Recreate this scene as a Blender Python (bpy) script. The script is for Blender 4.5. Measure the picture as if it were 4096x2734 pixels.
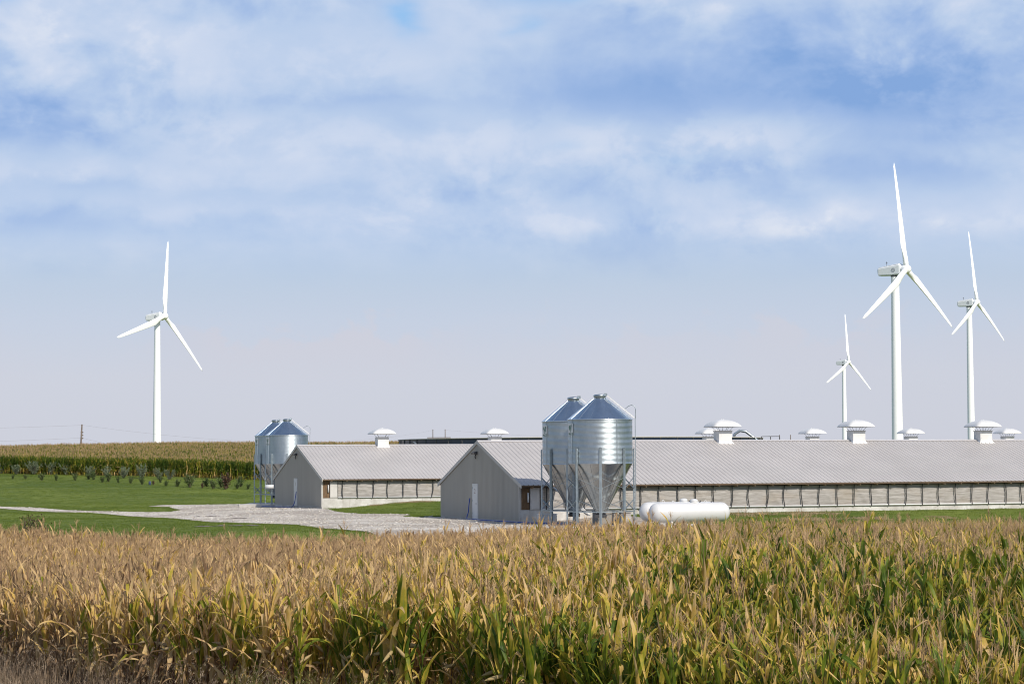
import bpy, bmesh, math, random
import numpy as np
from mathutils import Vector, Matrix, Euler
from mathutils.geometry import delaunay_2d_cdt

scene = bpy.context.scene
for o in list(bpy.data.objects): bpy.data.objects.remove(o)
C = scene.collection
R = math.radians

# ------------------------------------------------------------------ camera
FPX, PITCH, ROLL = 8817.5, 0.0552, 0.0058      # focal length in photo pixels (4096 wide), tilt up, roll
CAMZ = 3.5
cam = bpy.data.cameras.new('camera')
cam.sensor_width = 36.0; cam.lens = 36.0 * FPX / 4096.0
cam.clip_start = 0.5; cam.clip_end = 20000
camo = bpy.data.objects.new('camera', cam); C.objects.link(camo)
camo.matrix_world = Matrix.Translation((0, 0, CAMZ)) @ Matrix.Rotation(math.pi/2 + PITCH, 4, 'X') @ Matrix.Rotation(-ROLL, 4, 'Z')
scene.camera = camo
scene.render.resolution_x, scene.render.resolution_y = 1024, 683

# ------------------------------------------------------------------ node helper
def nd(nt, typ, ins=None, **props):
    n = nt.nodes.new(typ)
    for k, v in props.items(): setattr(n, k, v)
    for k, v in (ins or {}).items():
        s = n.inputs[k]
        if isinstance(v, bpy.types.NodeSocket): nt.links.new(v, s)
        elif isinstance(v, bpy.types.Node): nt.links.new(v.outputs[0], s)
        else: s.default_value = v
    return n
def mth(nt, op, a, b=0.0, c=0.0, clamp=False):
    n = nd(nt, 'ShaderNodeMath', {0: a, 1: b, 2: c}, operation=op); n.use_clamp = clamp
    return n.outputs[0]
def mrange(nt, v, a, b, c=0.0, d=1.0, smooth=True):
    n = nd(nt, 'ShaderNodeMapRange', {0: v, 1: a, 2: b, 3: c, 4: d})
    n.interpolation_type = 'SMOOTHSTEP' if smooth else 'LINEAR'
    return n.outputs[0]
def mixc(nt, f, a, b, mode='MIX'):
    n = nt.nodes.new('ShaderNodeMix'); n.data_type = 'RGBA'; n.blend_type = mode
    for i, v in ((0, f), (6, a), (7, b)):
        s = n.inputs[i]
        if isinstance(v, bpy.types.NodeSocket): nt.links.new(v, s)
        else: s.default_value = (*v, 1) if (i and len(v) == 3) else v
    return n.outputs[2]
def noise(nt, vec, scale, detail=4, rough=.5, dist=0.0):
    n = nd(nt, 'ShaderNodeTexNoise', {'Scale': scale, 'Detail': detail, 'Roughness': rough, 'Distortion': dist})
    if vec is not None: nt.links.new(vec, n.inputs['Vector'])
    return n.outputs['Fac']
def ramp(nt, fac, stops):
    n = nd(nt, 'ShaderNodeValToRGB', {0: fac}); cr = n.color_ramp
    while len(cr.elements) < len(stops): cr.elements.new(.5)
    for e, (p, c) in zip(cr.elements, stops): e.position = p; e.color = (*c, 1)
    return n.outputs[0]

# ------------------------------------------------------------------ sun and sky
SUN_AZ, SUN_EL = R(146), R(36)                 # clockwise from +Y, elevation: behind the camera, to the right
to_sun = Vector((math.sin(SUN_AZ)*math.cos(SUN_EL), math.cos(SUN_AZ)*math.cos(SUN_EL), math.sin(SUN_EL)))
sun = bpy.data.lights.new('sun', 'SUN'); sun.energy = 4.2; sun.angle = R(0.8); sun.color = (1.0, .93, .82)
suno = bpy.data.objects.new('sun', sun); C.objects.link(suno)
suno.rotation_euler = (-to_sun).to_track_quat('-Z', 'Y').to_euler(); suno.location = (60, -60, 80)

world = bpy.data.worlds.new('World'); scene.world = world; world.use_nodes = True
wt = world.node_tree; wt.nodes.clear()
def build_world():
    nt = wt
    tc = nd(nt, 'ShaderNodeTexCoord').outputs['Generated']
    vn = nd(nt, 'ShaderNodeVectorMath', {0: tc}, operation='NORMALIZE').outputs[0]
    sp = nd(nt, 'ShaderNodeSeparateXYZ', {0: vn}); x, y, z = sp.outputs
    zc = mth(nt, 'MAXIMUM', z, 0.0)
    sky = nd(nt, 'ShaderNodeTexSky'); sky.sky_type = 'NISHITA'; sky.sun_disc = False
    sky.sun_elevation = SUN_EL; sky.sun_rotation = SUN_AZ; sky.air_density = 1.0; sky.dust_density = 1.5; sky.ozone_density = 1.5
    nt.links.new(nd(nt, 'ShaderNodeCombineXYZ', {0: x, 1: y, 2: zc}).outputs[0], sky.inputs[0])
    skyc = nd(nt, 'ShaderNodeVectorMath', {0: sky.outputs[0], 'Scale': 0.14}, operation='SCALE').outputs[0]
    def vm(v, s): return nd(nt, 'ShaderNodeVectorMath', {0: v, 1: s}, operation='MULTIPLY').outputs[0]
    def va(v, s): return nd(nt, 'ShaderNodeVectorMath', {0: v, 1: s}, operation='ADD').outputs[0]
    # long flat bands, and billows lit from the upper right (difference of two nearby samples)
    cb = vm(vn, (1.0, 1.0, 4.0)); band = noise(nt, va(cb, (2.1, .3, 0)), 6.0, 4, .5, .4)
    cp = vm(vn, (1.0, 1.0, 1.45)); p1 = noise(nt, cp, 15, 5, .55, .25); p2 = noise(nt, va(cp, (.006, 0, .016)), 15, 5, .55, .25)
    q1 = noise(nt, va(cp, (5, 2, 1)), 36, 5, .6, .3)
    emb = mth(nt, 'SUBTRACT', p1, p2)
    mask = mrange(nt, noise(nt, va(cb, (9, 4, 3)), 5.0, 3, .5, .2), .42, .62)
    wx = mth(nt, 'MULTIPLY_ADD', mth(nt, 'SUBTRACT', band, .5), .09, x)
    wz = mth(nt, 'ADD', mth(nt, 'MULTIPLY_ADD', mth(nt, 'SUBTRACT', p1, .5), .024, z), mth(nt, 'MULTIPLY', mth(nt, 'SUBTRACT', q1, .5), .010))
    front = mrange(nt, y, .5, .85)
    def blob(cx, cz, rx, rz, k=1.0):
        a = mth(nt, 'DIVIDE', mth(nt, 'SUBTRACT', wx, cx), rx); b = mth(nt, 'DIVIDE', mth(nt, 'SUBTRACT', wz, cz), rz)
        e = mth(nt, 'EXPONENT', mth(nt, 'MULTIPLY', mth(nt, 'MULTIPLY_ADD', a, a, mth(nt, 'MULTIPLY', b, b)), -1.0))
        return mth(nt, 'MULTIPLY', mth(nt, 'MULTIPLY', e, front), k)
    def add(*v):
        s = v[0]
        for t in v[1:]: s = mth(nt, 'ADD', s, t)
        return s
    # shaded cloud bellies, bright billows and open gaps where the photograph has them
    dark = add(blob(.175, .163, .12, .017, 1.05), blob(.23, .178, .08, .012, .6), blob(.06, .168, .09, .017, .75), blob(-.225, .150, .07, .008, .75), blob(.19, .126, .10, .007, .38),
               blob(-.09, .163, .06, .004, .35), blob(-.22, .108, .05, .006, .45), blob(-.16, .124, .09, .005, .3), blob(.07, .196, .05, .010, .4), blob(-.03, .119, .08, .005, .25), blob(.10, .131, .04, .004, .3))
    light = add(blob(-.195, .193, .035, .013, .55), blob(-.155, .190, .02, .020, .35), blob(-.08, .180, .05, .012, .45), blob(.028, .148, .026, .010, .75), blob(.098, .149, .036, .011, .95), blob(-.02, .150, .02, .012, .6),
                blob(.19, .205, .09, .009, .4), blob(-.10, .152, .06, .010, .3), blob(.14, .108, .10, .006, .5), blob(-.13, .116, .10, .006, .3), blob(-.0, .110, .08, .007, .25), blob(-.19, .132, .05, .006, .3), blob(.23, .136, .03, .010, .35))
    gap = add(blob(.026, .209, .022, .006, .9), blob(-.048, .202, .010, .008, .8), blob(.012, .196, .008, .004, .5), blob(-.225, .209, .012, .004, .6), blob(.018, .1455, .010, .004, .35), blob(.065, .137, .018, .004, .3))
    hi = mrange(nt, z, .076, .112)                 # the cloud sheet stands above the hazy low sky
    tone = add(.53, mth(nt, 'MULTIPLY', mth(nt, 'SUBTRACT', band, .5), .62), mth(nt, 'MULTIPLY', mth(nt, 'SUBTRACT', p1, .5), .36),
               mth(nt, 'MULTIPLY', emb, mth(nt, 'MULTIPLY_ADD', mask, .85, .30)), mth(nt, 'MULTIPLY', mth(nt, 'SUBTRACT', q1, .5), mth(nt, 'MULTIPLY_ADD', mask, .42, .14)),
               mth(nt, 'MULTIPLY', light, .34), mth(nt, 'MULTIPLY', dark, -.31))
    puff = mrange(nt, mth(nt, 'MULTIPLY_ADD', mth(nt, 'SUBTRACT', q1, .5), .42, p1), .50, .575)
    tone = mth(nt, 'ADD', tone, mth(nt, 'MULTIPLY', mth(nt, 'SUBTRACT', puff, .45), mth(nt, 'MINIMUM', add(.02, mth(nt, 'MULTIPLY', mask, .035), mth(nt, 'MULTIPLY', light, .12)), .16)))
    cl = ramp(nt, tone, [(0.0, (.235,.395,.715)), (.25, (.345,.490,.775)), (.5, (.480,.605,.820)), (.75, (.605,.690,.855)), (1.0, (.745,.790,.890))])
    low = ramp(nt, mth(nt, 'MULTIPLY', zc, 4.0), [(0.0, (.625,.642,.725)), (.16, (.612,.640,.738)), (.26, (.560,.625,.760)), (.34, (.505,.603,.755)), (.42, (.490,.605,.775)), (.70, (.40,.56,.82)), (1.0, (.30,.52,.86))])
    base = mixc(nt, mrange(nt, z, .16, .65, .95, 0.0), skyc, low)
    # low far cumulus line, very faint
    cum = noise(nt, vm(vn, (1, 1, 1.3)), 42, 4, .6, .3)
    lowc = mth(nt, 'MULTIPLY', mrange(nt, mth(nt, 'ADD', cum, mth(nt, 'MULTIPLY', mth(nt, 'SUBTRACT', .064, z), 14.0)), .50, .64), mth(nt, 'MULTIPLY', mrange(nt, z, .030, .058), mrange(nt, noise(nt, vm(vn, (1, 1, .3)), 7, 2), .40, .60)))
    base = mixc(nt, mth(nt, 'MULTIPLY', lowc, .60), base, (.640,.630,.700))
    # the sheet breaks up overhead, where the bin roofs mirror blue sky
    zen = mrange(nt, z, .24, .60, 0.0, 1.0); brk = mrange(nt, noise(nt, vm(vn, (1,1,1.5)), 3.2, 4, .55, .3), .56, .72)
    cov = mth(nt, 'MULTIPLY', mth(nt, 'SUBTRACT', 1.0, mth(nt, 'MULTIPLY', zen, mth(nt, 'SUBTRACT', 1.0, brk))), hi)
    cov = mth(nt, 'MAXIMUM', mth(nt, 'SUBTRACT', cov, mth(nt, 'MINIMUM', mth(nt, 'MULTIPLY', gap, 1.0), .9)), 0.0)
    base = mixc(nt, mth(nt, 'MINIMUM', mth(nt, 'MULTIPLY', gap, 1.0), 1.0), base, (.235,.515,.880))
    col = mixc(nt, cov, base, cl)
    col = mixc(nt, mrange(nt, z, -.02, 0.0), (.16, .16, .12), col)     # below the horizon: dull ground
    bg = nd(nt, 'ShaderNodeBackground', {0: col, 1: 1.0})
    nd(nt, 'ShaderNodeOutputWorld', {0: bg.outputs[0]})
build_world()
world.cycles.sampling_method = 'MANUAL'; world.cycles.sample_map_resolution = 512
scene.view_settings.view_transform = 'Standard'; scene.view_settings.look = 'None'
scene.view_settings.exposure = 0.0; scene.view_settings.gamma = 1.0; scene.view_settings.use_curve_mapping = False
scene.render.engine = 'CYCLES'
scene.cycles.pixel_filter_type = 'BLACKMAN_HARRIS'; scene.cycles.filter_width = 1.05
scene.cycles.max_bounces = 8; scene.cycles.transparent_max_bounces = 8; scene.cycles.volume_bounces = 0

# ------------------------------------------------------------------ photo pixel -> world
def ray(px, py):
    c, s = math.cos(ROLL), math.sin(ROLL); a, b = px - 2048, py - 1367
    xx = a*c - b*s; yy = a*s + b*c
    zc = -yy/FPX; X = xx/FPX
    Y = math.cos(PITCH) - zc*math.sin(PITCH); Z = math.sin(PITCH) + zc*math.cos(PITCH)
    return Vector((X/Y, 1.0, Z/Y))
def at(px, py, Y): return Vector((0, 0, CAMZ)) + ray(px, py)*Y
def project(P):
    X, Y, Z = P[0], P[1], P[2]-CAMZ
    yc = Y*math.cos(PITCH)+Z*math.sin(PITCH); zc = -Y*math.sin(PITCH)+Z*math.cos(PITCH)
    a = FPX*X/yc; b = -FPX*zc/yc; c, s = math.cos(ROLL), math.sin(ROLL)
    return 2048+a*c+b*s, 1367-a*s+b*c

# ------------------------------------------------------------------ mesh helpers
class MB:
    def __init__(s): s.v = []; s.f = []; s.uv = {}; s.sm = []; s.tone = None
    def add(s, vs, fs, smooth=False, M=None):
        o = len(s.v)
        if M is not None: vs = [M @ Vector(v) for v in vs]
        s.v += [tuple(v) for v in vs]; s.f += [tuple(i+o for i in f) for f in fs]; s.sm += [smooth]*len(fs)
        return s
    def box(s, x0, x1, y0, y1, z0, z1, M=None):
        v = [(x0,y0,z0),(x1,y0,z0),(x1,y1,z0),(x0,y1,z0),(x0,y0,z1),(x1,y0,z1),(x1,y1,z1),(x0,y1,z1)]
        return s.add(v, [(3,2,1,0),(4,5,6,7),(0,1,5,4),(1,2,6,5),(2,3,7,6),(3,0,4,7)], False, M)
    def tube(s, pts, rad, n=8, cap=True, smooth=True):
        pts = [Vector(p) for p in pts]; k = len(pts)
        rad = list(rad) if hasattr(rad, '__len__') else [rad]*k
        up = None; vs = []; fs = []
        for i, p in enumerate(pts):
            t = (pts[min(i+1, k-1)] - pts[max(i-1, 0)]).normalized()
            if up is None:
                up = Vector((0,0,1)) if abs(t.z) < .9 else Vector((1,0,0))
            a = (up - t*up.dot(t)).normalized(); up = a; b = t.cross(a)
            for j in range(n):
                w = 2*math.pi*j/n; vs.append(p + (a*math.cos(w) + b*math.sin(w))*rad[i])
        for i in range(k-1):
            for j in range(n):
                fs.append((i*n+j, i*n+(j+1)%n, (i+1)*n+(j+1)%n, (i+1)*n+j))
        if cap: fs.append(tuple(range(n))[::-1]); fs.append(tuple((k-1)*n+j for j in range(n)))
        return s.add(vs, fs, smooth)
    def bar(s, p, q, w, d=None):
        p, q = Vector(p), Vector(q); d = d or w; t = (q-p).normalized()
        up = Vector((0,0,1)) if abs(t.z) < .95 else Vector((0,1,0))
        a = t.cross(up).normalized()*w/2; b = t.cross(a).normalized()*d/2
        v = [p-a-b, p+a-b, p+a+b, p-a+b, q-a-b, q+a-b, q+a+b, q-a+b]
        return s.add(v, [(3,2,1,0),(4,5,6,7),(0,1,5,4),(1,2,6,5),(2,3,7,6),(3,0,4,7)])
    def lathe(s, prof, n=32, M=None, smooth=True, a0=0.0):
        vs = []; fs = []
        for r, z in prof:
            for j in range(n):
                w = a0 + 2*math.pi*j/n; vs.append((r*math.cos(w), r*math.sin(w), z))
        for i in range(len(prof)-1):
            for j in range(n): fs.append((i*n+j, i*n+(j+1)%n, (i+1)*n+(j+1)%n, (i+1)*n+j))
        return s.add(vs, fs, smooth, M)
    def prism(s, poly, axis, a, b):      # poly in the two other axes, extruded along axis from a to b
        def mk(p, t):
            q = [0,0,0]; o = [i for i in range(3) if i != axis]; q[o[0]] = p[0]; q[o[1]] = p[1]; q[axis] = t; return tuple(q)
        n = len(poly); vs = [mk(p, a) for p in poly] + [mk(p, b) for p in poly]
        fs = [tuple(range(n))[::-1], tuple(range(n, 2*n))] + [(i, (i+1)%n, n+(i+1)%n, n+i) for i in range(n)]
        return s.add(vs, fs)
    def mesh(s, name, mat=None):
        me = bpy.data.meshes.new(name); me.from_pydata(s.v, [], s.f)
        me.polygons.foreach_set('use_smooth', s.sm); me.update()
        if mat: me.materials.append(mat)
        return me
    def build(s, name, mat, parent=None):
        me = s.mesh(name, mat)
        bm = bmesh.new(); bm.from_mesh(me); bmesh.ops.recalc_face_normals(bm, faces=bm.faces); bm.to_mesh(me); bm.free()
        return link(name, me, parent)
def link(name, me, parent=None, loc=None):
    o = bpy.data.objects.new(name, me); C.objects.link(o)
    if parent is not None: o.parent = parent
    if loc is not None: o.location = loc
    return o
def tag(o, label=None, cat=None, group=None, kind=None):
    if label: o['label'] = label
    if cat: o['category'] = cat
    if group: o['group'] = group
    if kind: o['kind'] = kind
    return o
def empty(name, loc=(0,0,0), rz=0.0):
    o = bpy.data.objects.new(name, None); C.objects.link(o); o.location = loc; o.rotation_euler = (0,0,rz); o.empty_display_size = .3
    return o
def copy_tree(o, parent=None):
    c = o.copy(); C.objects.link(c); c.parent = parent
    for ch in list(o.children): copy_tree(ch, c)
    return c

# ------------------------------------------------------------------ materials
def material(name):
    m = bpy.data.materials.new(name); m.use_nodes = True; nt = m.node_tree; nt.nodes.clear()
    return m, nt
def finish(nt, shader, disp=None):
    o = nd(nt, 'ShaderNodeOutputMaterial', {0: shader})
def bsdf(nt, col, rough=.6, metal=0.0, spec=.5, bump=None, bstr=.3, bdist=.02):
    b = nd(nt, 'ShaderNodeBsdfPrincipled', {'Roughness': rough, 'Metallic': metal, 'Specular IOR Level': spec})
    if isinstance(col, bpy.types.NodeSocket): nt.links.new(col, b.inputs['Base Color'])
    else: b.inputs['Base Color'].default_value = (*col, 1)
    if bump is not None:
        bn = nd(nt, 'ShaderNodeBump', {'Height': bump, 'Strength': bstr, 'Distance': bdist}); nt.links.new(bn.outputs[0], b.inputs['Normal'])
    return b.outputs[0]
def objco(nt): return nd(nt, 'ShaderNodeTexCoord').outputs['Object']
def geopos(nt): return nd(nt, 'ShaderNodeNewGeometry').outputs['Position']
def scalev(nt, v, s): return nd(nt, 'ShaderNodeVectorMath', {0: v, 1: s}, operation='MULTIPLY').outputs[0]
def plain(name, col, rough=.6, metal=0.0, var=.12, scale=3.0, spec=.5, bump=0.0, streak=None):
    m, nt = material(name); v = geopos(nt)
    if streak: v = scalev(nt, v, streak)
    f = noise(nt, v, scale, 6, .6)
    c = mixc(nt, mrange(nt, f, .3, .7), tuple(k*(1-var) for k in col), tuple(min(1, k*(1+var)) for k in col))
    finish(nt, bsdf(nt, c, rough, metal, spec, noise(nt, v, scale*6, 3) if bump else None, bump))
    return m
M = {}
M['roof'] = plain('roof_metal', (.45,.425,.412), .5, 0, .05, .35, .35, streak=(1,1,.25))
M['ridge'] = plain('ridge_metal', (.54,.52,.52), .45, 0, .05, 1)
M['siding'] = plain('siding_metal', (.33,.308,.27), .5, 0, .06, .6, .35, streak=(1,1,.12))
M['trim'] = plain('trim_metal', (.45,.43,.40), .5, 0, .06, 1)
M['white'] = plain('white_paint', (.62,.62,.62), .35, 0, .03, 2)
M['fibreglass'] = plain('white_fibreglass', (.66,.655,.645), .4, 0, .06, 1.2)
M['turbine'] = plain('turbine_paint', (.88,.89,.90), .35, 0, .02, .05)
M['nacelle'] = plain('nacelle_shell', (.80,.82,.84), .4, 0, .03, .2)
M['black'] = plain('black_webbing', (.018,.018,.02), .6, 0, .2, 5)
M['darkgrey'] = plain('dark_plastic', (.05,.05,.055), .45, 0, .2, 5)
M['hatch'] = plain('hatch_panel', (.52,.50,.48), .6, 0, .06, 2)
M['wood'] = plain('weathered_wood', (.30,.21,.13), .75, 0, .25, 4, streak=(1,1,8))
M['plywood'] = plain('brown_plywood', (.13,.075,.035), .7, 0, .35, 3, streak=(4,4,.7))
M['fascia'] = plain('fascia', (.10,.065,.04), .7, 0, .2, 2)  # brown boards, darkened so header and soffit carry the eave shade
M['galvleg'] = plain('galvanised_leg', (.36,.41,.44), .42, .75, .12, 3)
M['bluehose'] = plain('blue_hose', (.015,.06,.35), .5)
M['green_print'] = plain('green_print', (.01,.12,.08), .5)
M['grey_print'] = plain('grey_print', (.20,.22,.26), .5)
M['brown_print'] = plain('brown_print', (.16,.05,.02), .5)
M['tank_blue'] = plain('dark_blue_enamel', (.016,.026,.05), .3, 0, .25, .3)
M['pole'] = plain('pole_wood', (.14,.11,.09), .8, 0, .2, 2)
M['bluebarrel'] = plain('blue_plastic', (.03,.05,.12), .5)

def m_galv():
    m, nt = material('galvanised_sheet'); v = objco(nt)
    vo = nd(nt, 'ShaderNodeTexVoronoi', {'Vector': v, 'Scale': 14.0}).outputs['Color']
    sp = nd(nt, 'ShaderNodeSeparateColor', {0: vo}).outputs[0]
    n = noise(nt, scalev(nt, v, (1,1,.3)), 2.0, 5, .6)
    f = mth(nt, 'ADD', mth(nt, 'MULTIPLY', sp, .12), n)
    c = mixc(nt, mrange(nt, f, .3, .85), (.40,.46,.50), (.50,.55,.58))
    r = mrange(nt, f, .3, .85, .38, .46)
    b = nd(nt, 'ShaderNodeBsdfPrincipled', {'Base Color': c, 'Metallic': 1.0, 'Roughness': r})
    finish(nt, b.outputs[0]); return m
M['galv'] = m_galv()
def m_hopper():
    m, nt = material('hopper_sheet'); v = objco(nt)
    n = noise(nt, scalev(nt, v, (1,1,.4)), 2.5, 5, .6)
    c = mixc(nt, n, (.36,.38,.39), (.50,.52,.53))
    finish(nt, bsdf(nt, c, .24, 1.0)); return m
M['hopper'] = m_hopper()
M['cone'] = plain('galvanised_cone', (.70,.74,.77), .27, 1.0, .06, 1.5)
def m_concrete():
    m, nt = material('concrete'); v = geopos(nt)
    n = noise(nt, v, 1.2, 7, .65); st = noise(nt, scalev(nt, v, (2.5,2.5,.35)), 2.0, 4)
    c = mixc(nt, mrange(nt, n, .3, .75), (.42,.40,.37), (.62,.61,.59))
    c = mixc(nt, mrange(nt, st, .55, .75, 0, .4), c, (.30,.27,.23))
    finish(nt, bsdf(nt, c, .85, 0, .3, noise(nt, v, 18, 4), .3)); return m
M['concrete'] = m_concrete()
def m_curtain():
    m, nt = material('curtain_sheet'); v = objco(nt)
    n = noise(nt, scalev(nt, v, (.5,1,7)), 2.2, 6, .65, .4); n2 = noise(nt, scalev(nt, v, (.35,1,.8)), 1.1, 4)
    c = mixc(nt, mrange(nt, n, .3, .7), (.29,.265,.245), (.49,.465,.445))
    c = mixc(nt, mrange(nt, n2, .5, .72, 0, .45), c, (.37,.30,.22))
    b = bsdf(nt, c, .45, 0, .35, noise(nt, scalev(nt, v, (.6,1,6)), 4, 5, .6, .5), .5, .03)
    t = nd(nt, 'ShaderNodeBsdfTranslucent', {0: c}).outputs[0]
    finish(nt, nd(nt, 'ShaderNodeMixShader', {0: .12, 1: b, 2: t}).outputs[0]); return m
M['curtain'] = m_curtain()
def m_gravel():
    m, nt = material('limestone_gravel'); v = geopos(nt)
    big = noise(nt, v, .12, 5, .6, .5); mid = noise(nt, v, 1.3, 5, .65)
    vo = nd(nt, 'ShaderNodeTexVoronoi', {'Vector': v, 'Scale': 9.0})
    sc = nd(nt, 'ShaderNodeSeparateColor', {0: vo.outputs['Color']}).outputs[0]
    c = mixc(nt, mth(nt, 'MULTIPLY_ADD', mid, .6, mth(nt, 'MULTIPLY', sc, .55)), (.38,.345,.30), (.80,.75,.685))
    track = mrange(nt, mth(nt, 'ADD', big, mth(nt, 'MULTIPLY', mid, .35)), .56, .74)
    c = mixc(nt, mth(nt, 'MULTIPLY', track, .8), c, (.33,.28,.235))
    rut = noise(nt, scalev(nt, v, (.05, .8, .05)), 1.0, 4, .6, .5)
    c = mixc(nt, mrange(nt, rut, .52, .66, 0, .55), c, (.30,.25,.205))
    c = mixc(nt, mrange(nt, noise(nt, v, .9, 6, .7), .62, .75, 0, .35), c, (.20,.17,.14))
    finish(nt, bsdf(nt, c, .9, 0, .2, mth(nt, 'ADD', vo.outputs['Distance'], mid), .9, .06)); return m
M['gravel'] = m_gravel()
def m_lawn():
    m, nt = material('lawn'); v = geopos(nt)
    big = noise(nt, scalev(nt, v, (1,.5,1)), .07, 5, .6, .6); mid = noise(nt, v, .8, 6, .65); fine = noise(nt, v, 9, 4, .7)
    c = mixc(nt, mrange(nt, big, .35, .68), (.085,.125,.017), (.18,.22,.036))
    c = mixc(nt, mrange(nt, noise(nt, scalev(nt, v, (.07, .55, .07)), 1.0, 4, .6, .6), .42, .66, 0, .55), c, (.21,.245,.052))
    c = mixc(nt, mrange(nt, noise(nt, scalev(nt, v, (.10, .35, .1)), 1.3, 5, .65, .4), .60, .74, 0, .6), c, (.045,.075,.014))
    c = mixc(nt, mrange(nt, mid, .55, .8, 0, .5), c, (.17,.165,.05))
    c = mixc(nt, mrange(nt, fine, .4, .75, 0, .5), c, (.036,.066,.011))
    finish(nt, bsdf(nt, c, .8, 0, .15, mth(nt, 'ADD', fine, mid), .8, .08)); return m
M['lawn'] = m_lawn()
def m_soil():
    m, nt = material('field_soil'); v = geopos(nt)
    c = mixc(nt, noise(nt, v, 2.0, 7, .7), (.045,.030,.020), (.13,.09,.055))
    finish(nt, bsdf(nt, c, .95, 0, .1, noise(nt, v, 7, 5, .7), .8, .08)); return m
M['soil'] = m_soil()
def m_blade(name, stops, transl=.25, rough=.55, tonew=.7, rndw=.35, locscale=.12, locw=.35, spec=.3):
    m, nt = material(name)
    oi = nd(nt, 'ShaderNodeObjectInfo'); tone = nd(nt, 'ShaderNodeAttribute', attribute_name='tone').outputs['Fac']
    ln = mth(nt, 'SUBTRACT', noise(nt, oi.outputs['Location'], locscale, 3, .5), .5)
    f = mth(nt, 'MULTIPLY_ADD', tone, tonew, mth(nt, 'MULTIPLY', mth(nt, 'SUBTRACT', oi.outputs['Random'], .5), rndw))
    f = mth(nt, 'ADD', f, mth(nt, 'MULTIPLY', ln, locw))
    c = ramp(nt, f, stops)
    b = bsdf(nt, c, rough, 0, spec)
    t = nd(nt, 'ShaderNodeBsdfTranslucent', {0: c}).outputs[0]
    finish(nt, nd(nt, 'ShaderNodeMixShader', {0: transl, 1: b, 2: t}).outputs[0]); return m
M['grass'] = m_blade('grass_blade', [(0,(.060,.100,.012)),(.45,(.14,.195,.025)),(.8,(.23,.265,.045)),(1,(.33,.29,.10))], .3, .5, .7, .4, .09, .5)
M['drygrass'] = m_blade('dry_grass', [(0,(.055,.036,.021)),(.35,(.13,.092,.058)),(.7,(.27,.195,.13)),(1,(.48,.375,.27))], .25, .7, 1.0, .25, .3, .3)
M['shrubleaf'] = m_blade('shrub_leaf', [(0,(.05,.085,.025)),(.5,(.10,.145,.045)),(1,(.17,.20,.08))], .25, .55, .6, .4, .3, .2)
M['silverleaf'] = m_blade('silver_leaf', [(0,(.12,.155,.09)),(.5,(.20,.24,.15)),(1,(.29,.33,.22))], .2, .55, .6, .4, .3, .2)
M['redleaf'] = m_blade('rusty_leaf', [(0,(.05,.025,.018)),(.5,(.11,.055,.035)),(1,(.16,.10,.05))], .2, .6, .7, .3, .3, .2)
M['weedleaf'] = m_blade('weed_leaf', [(0,(.05,.07,.018)),(.35,(.13,.15,.035)),(.65,(.28,.23,.07)),(1,(.30,.21,.11))], .3, .55, .7, .4, .5, .3)
M['bark'] = plain('bark', (.10,.075,.055), .85, 0, .3, 20)

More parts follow.
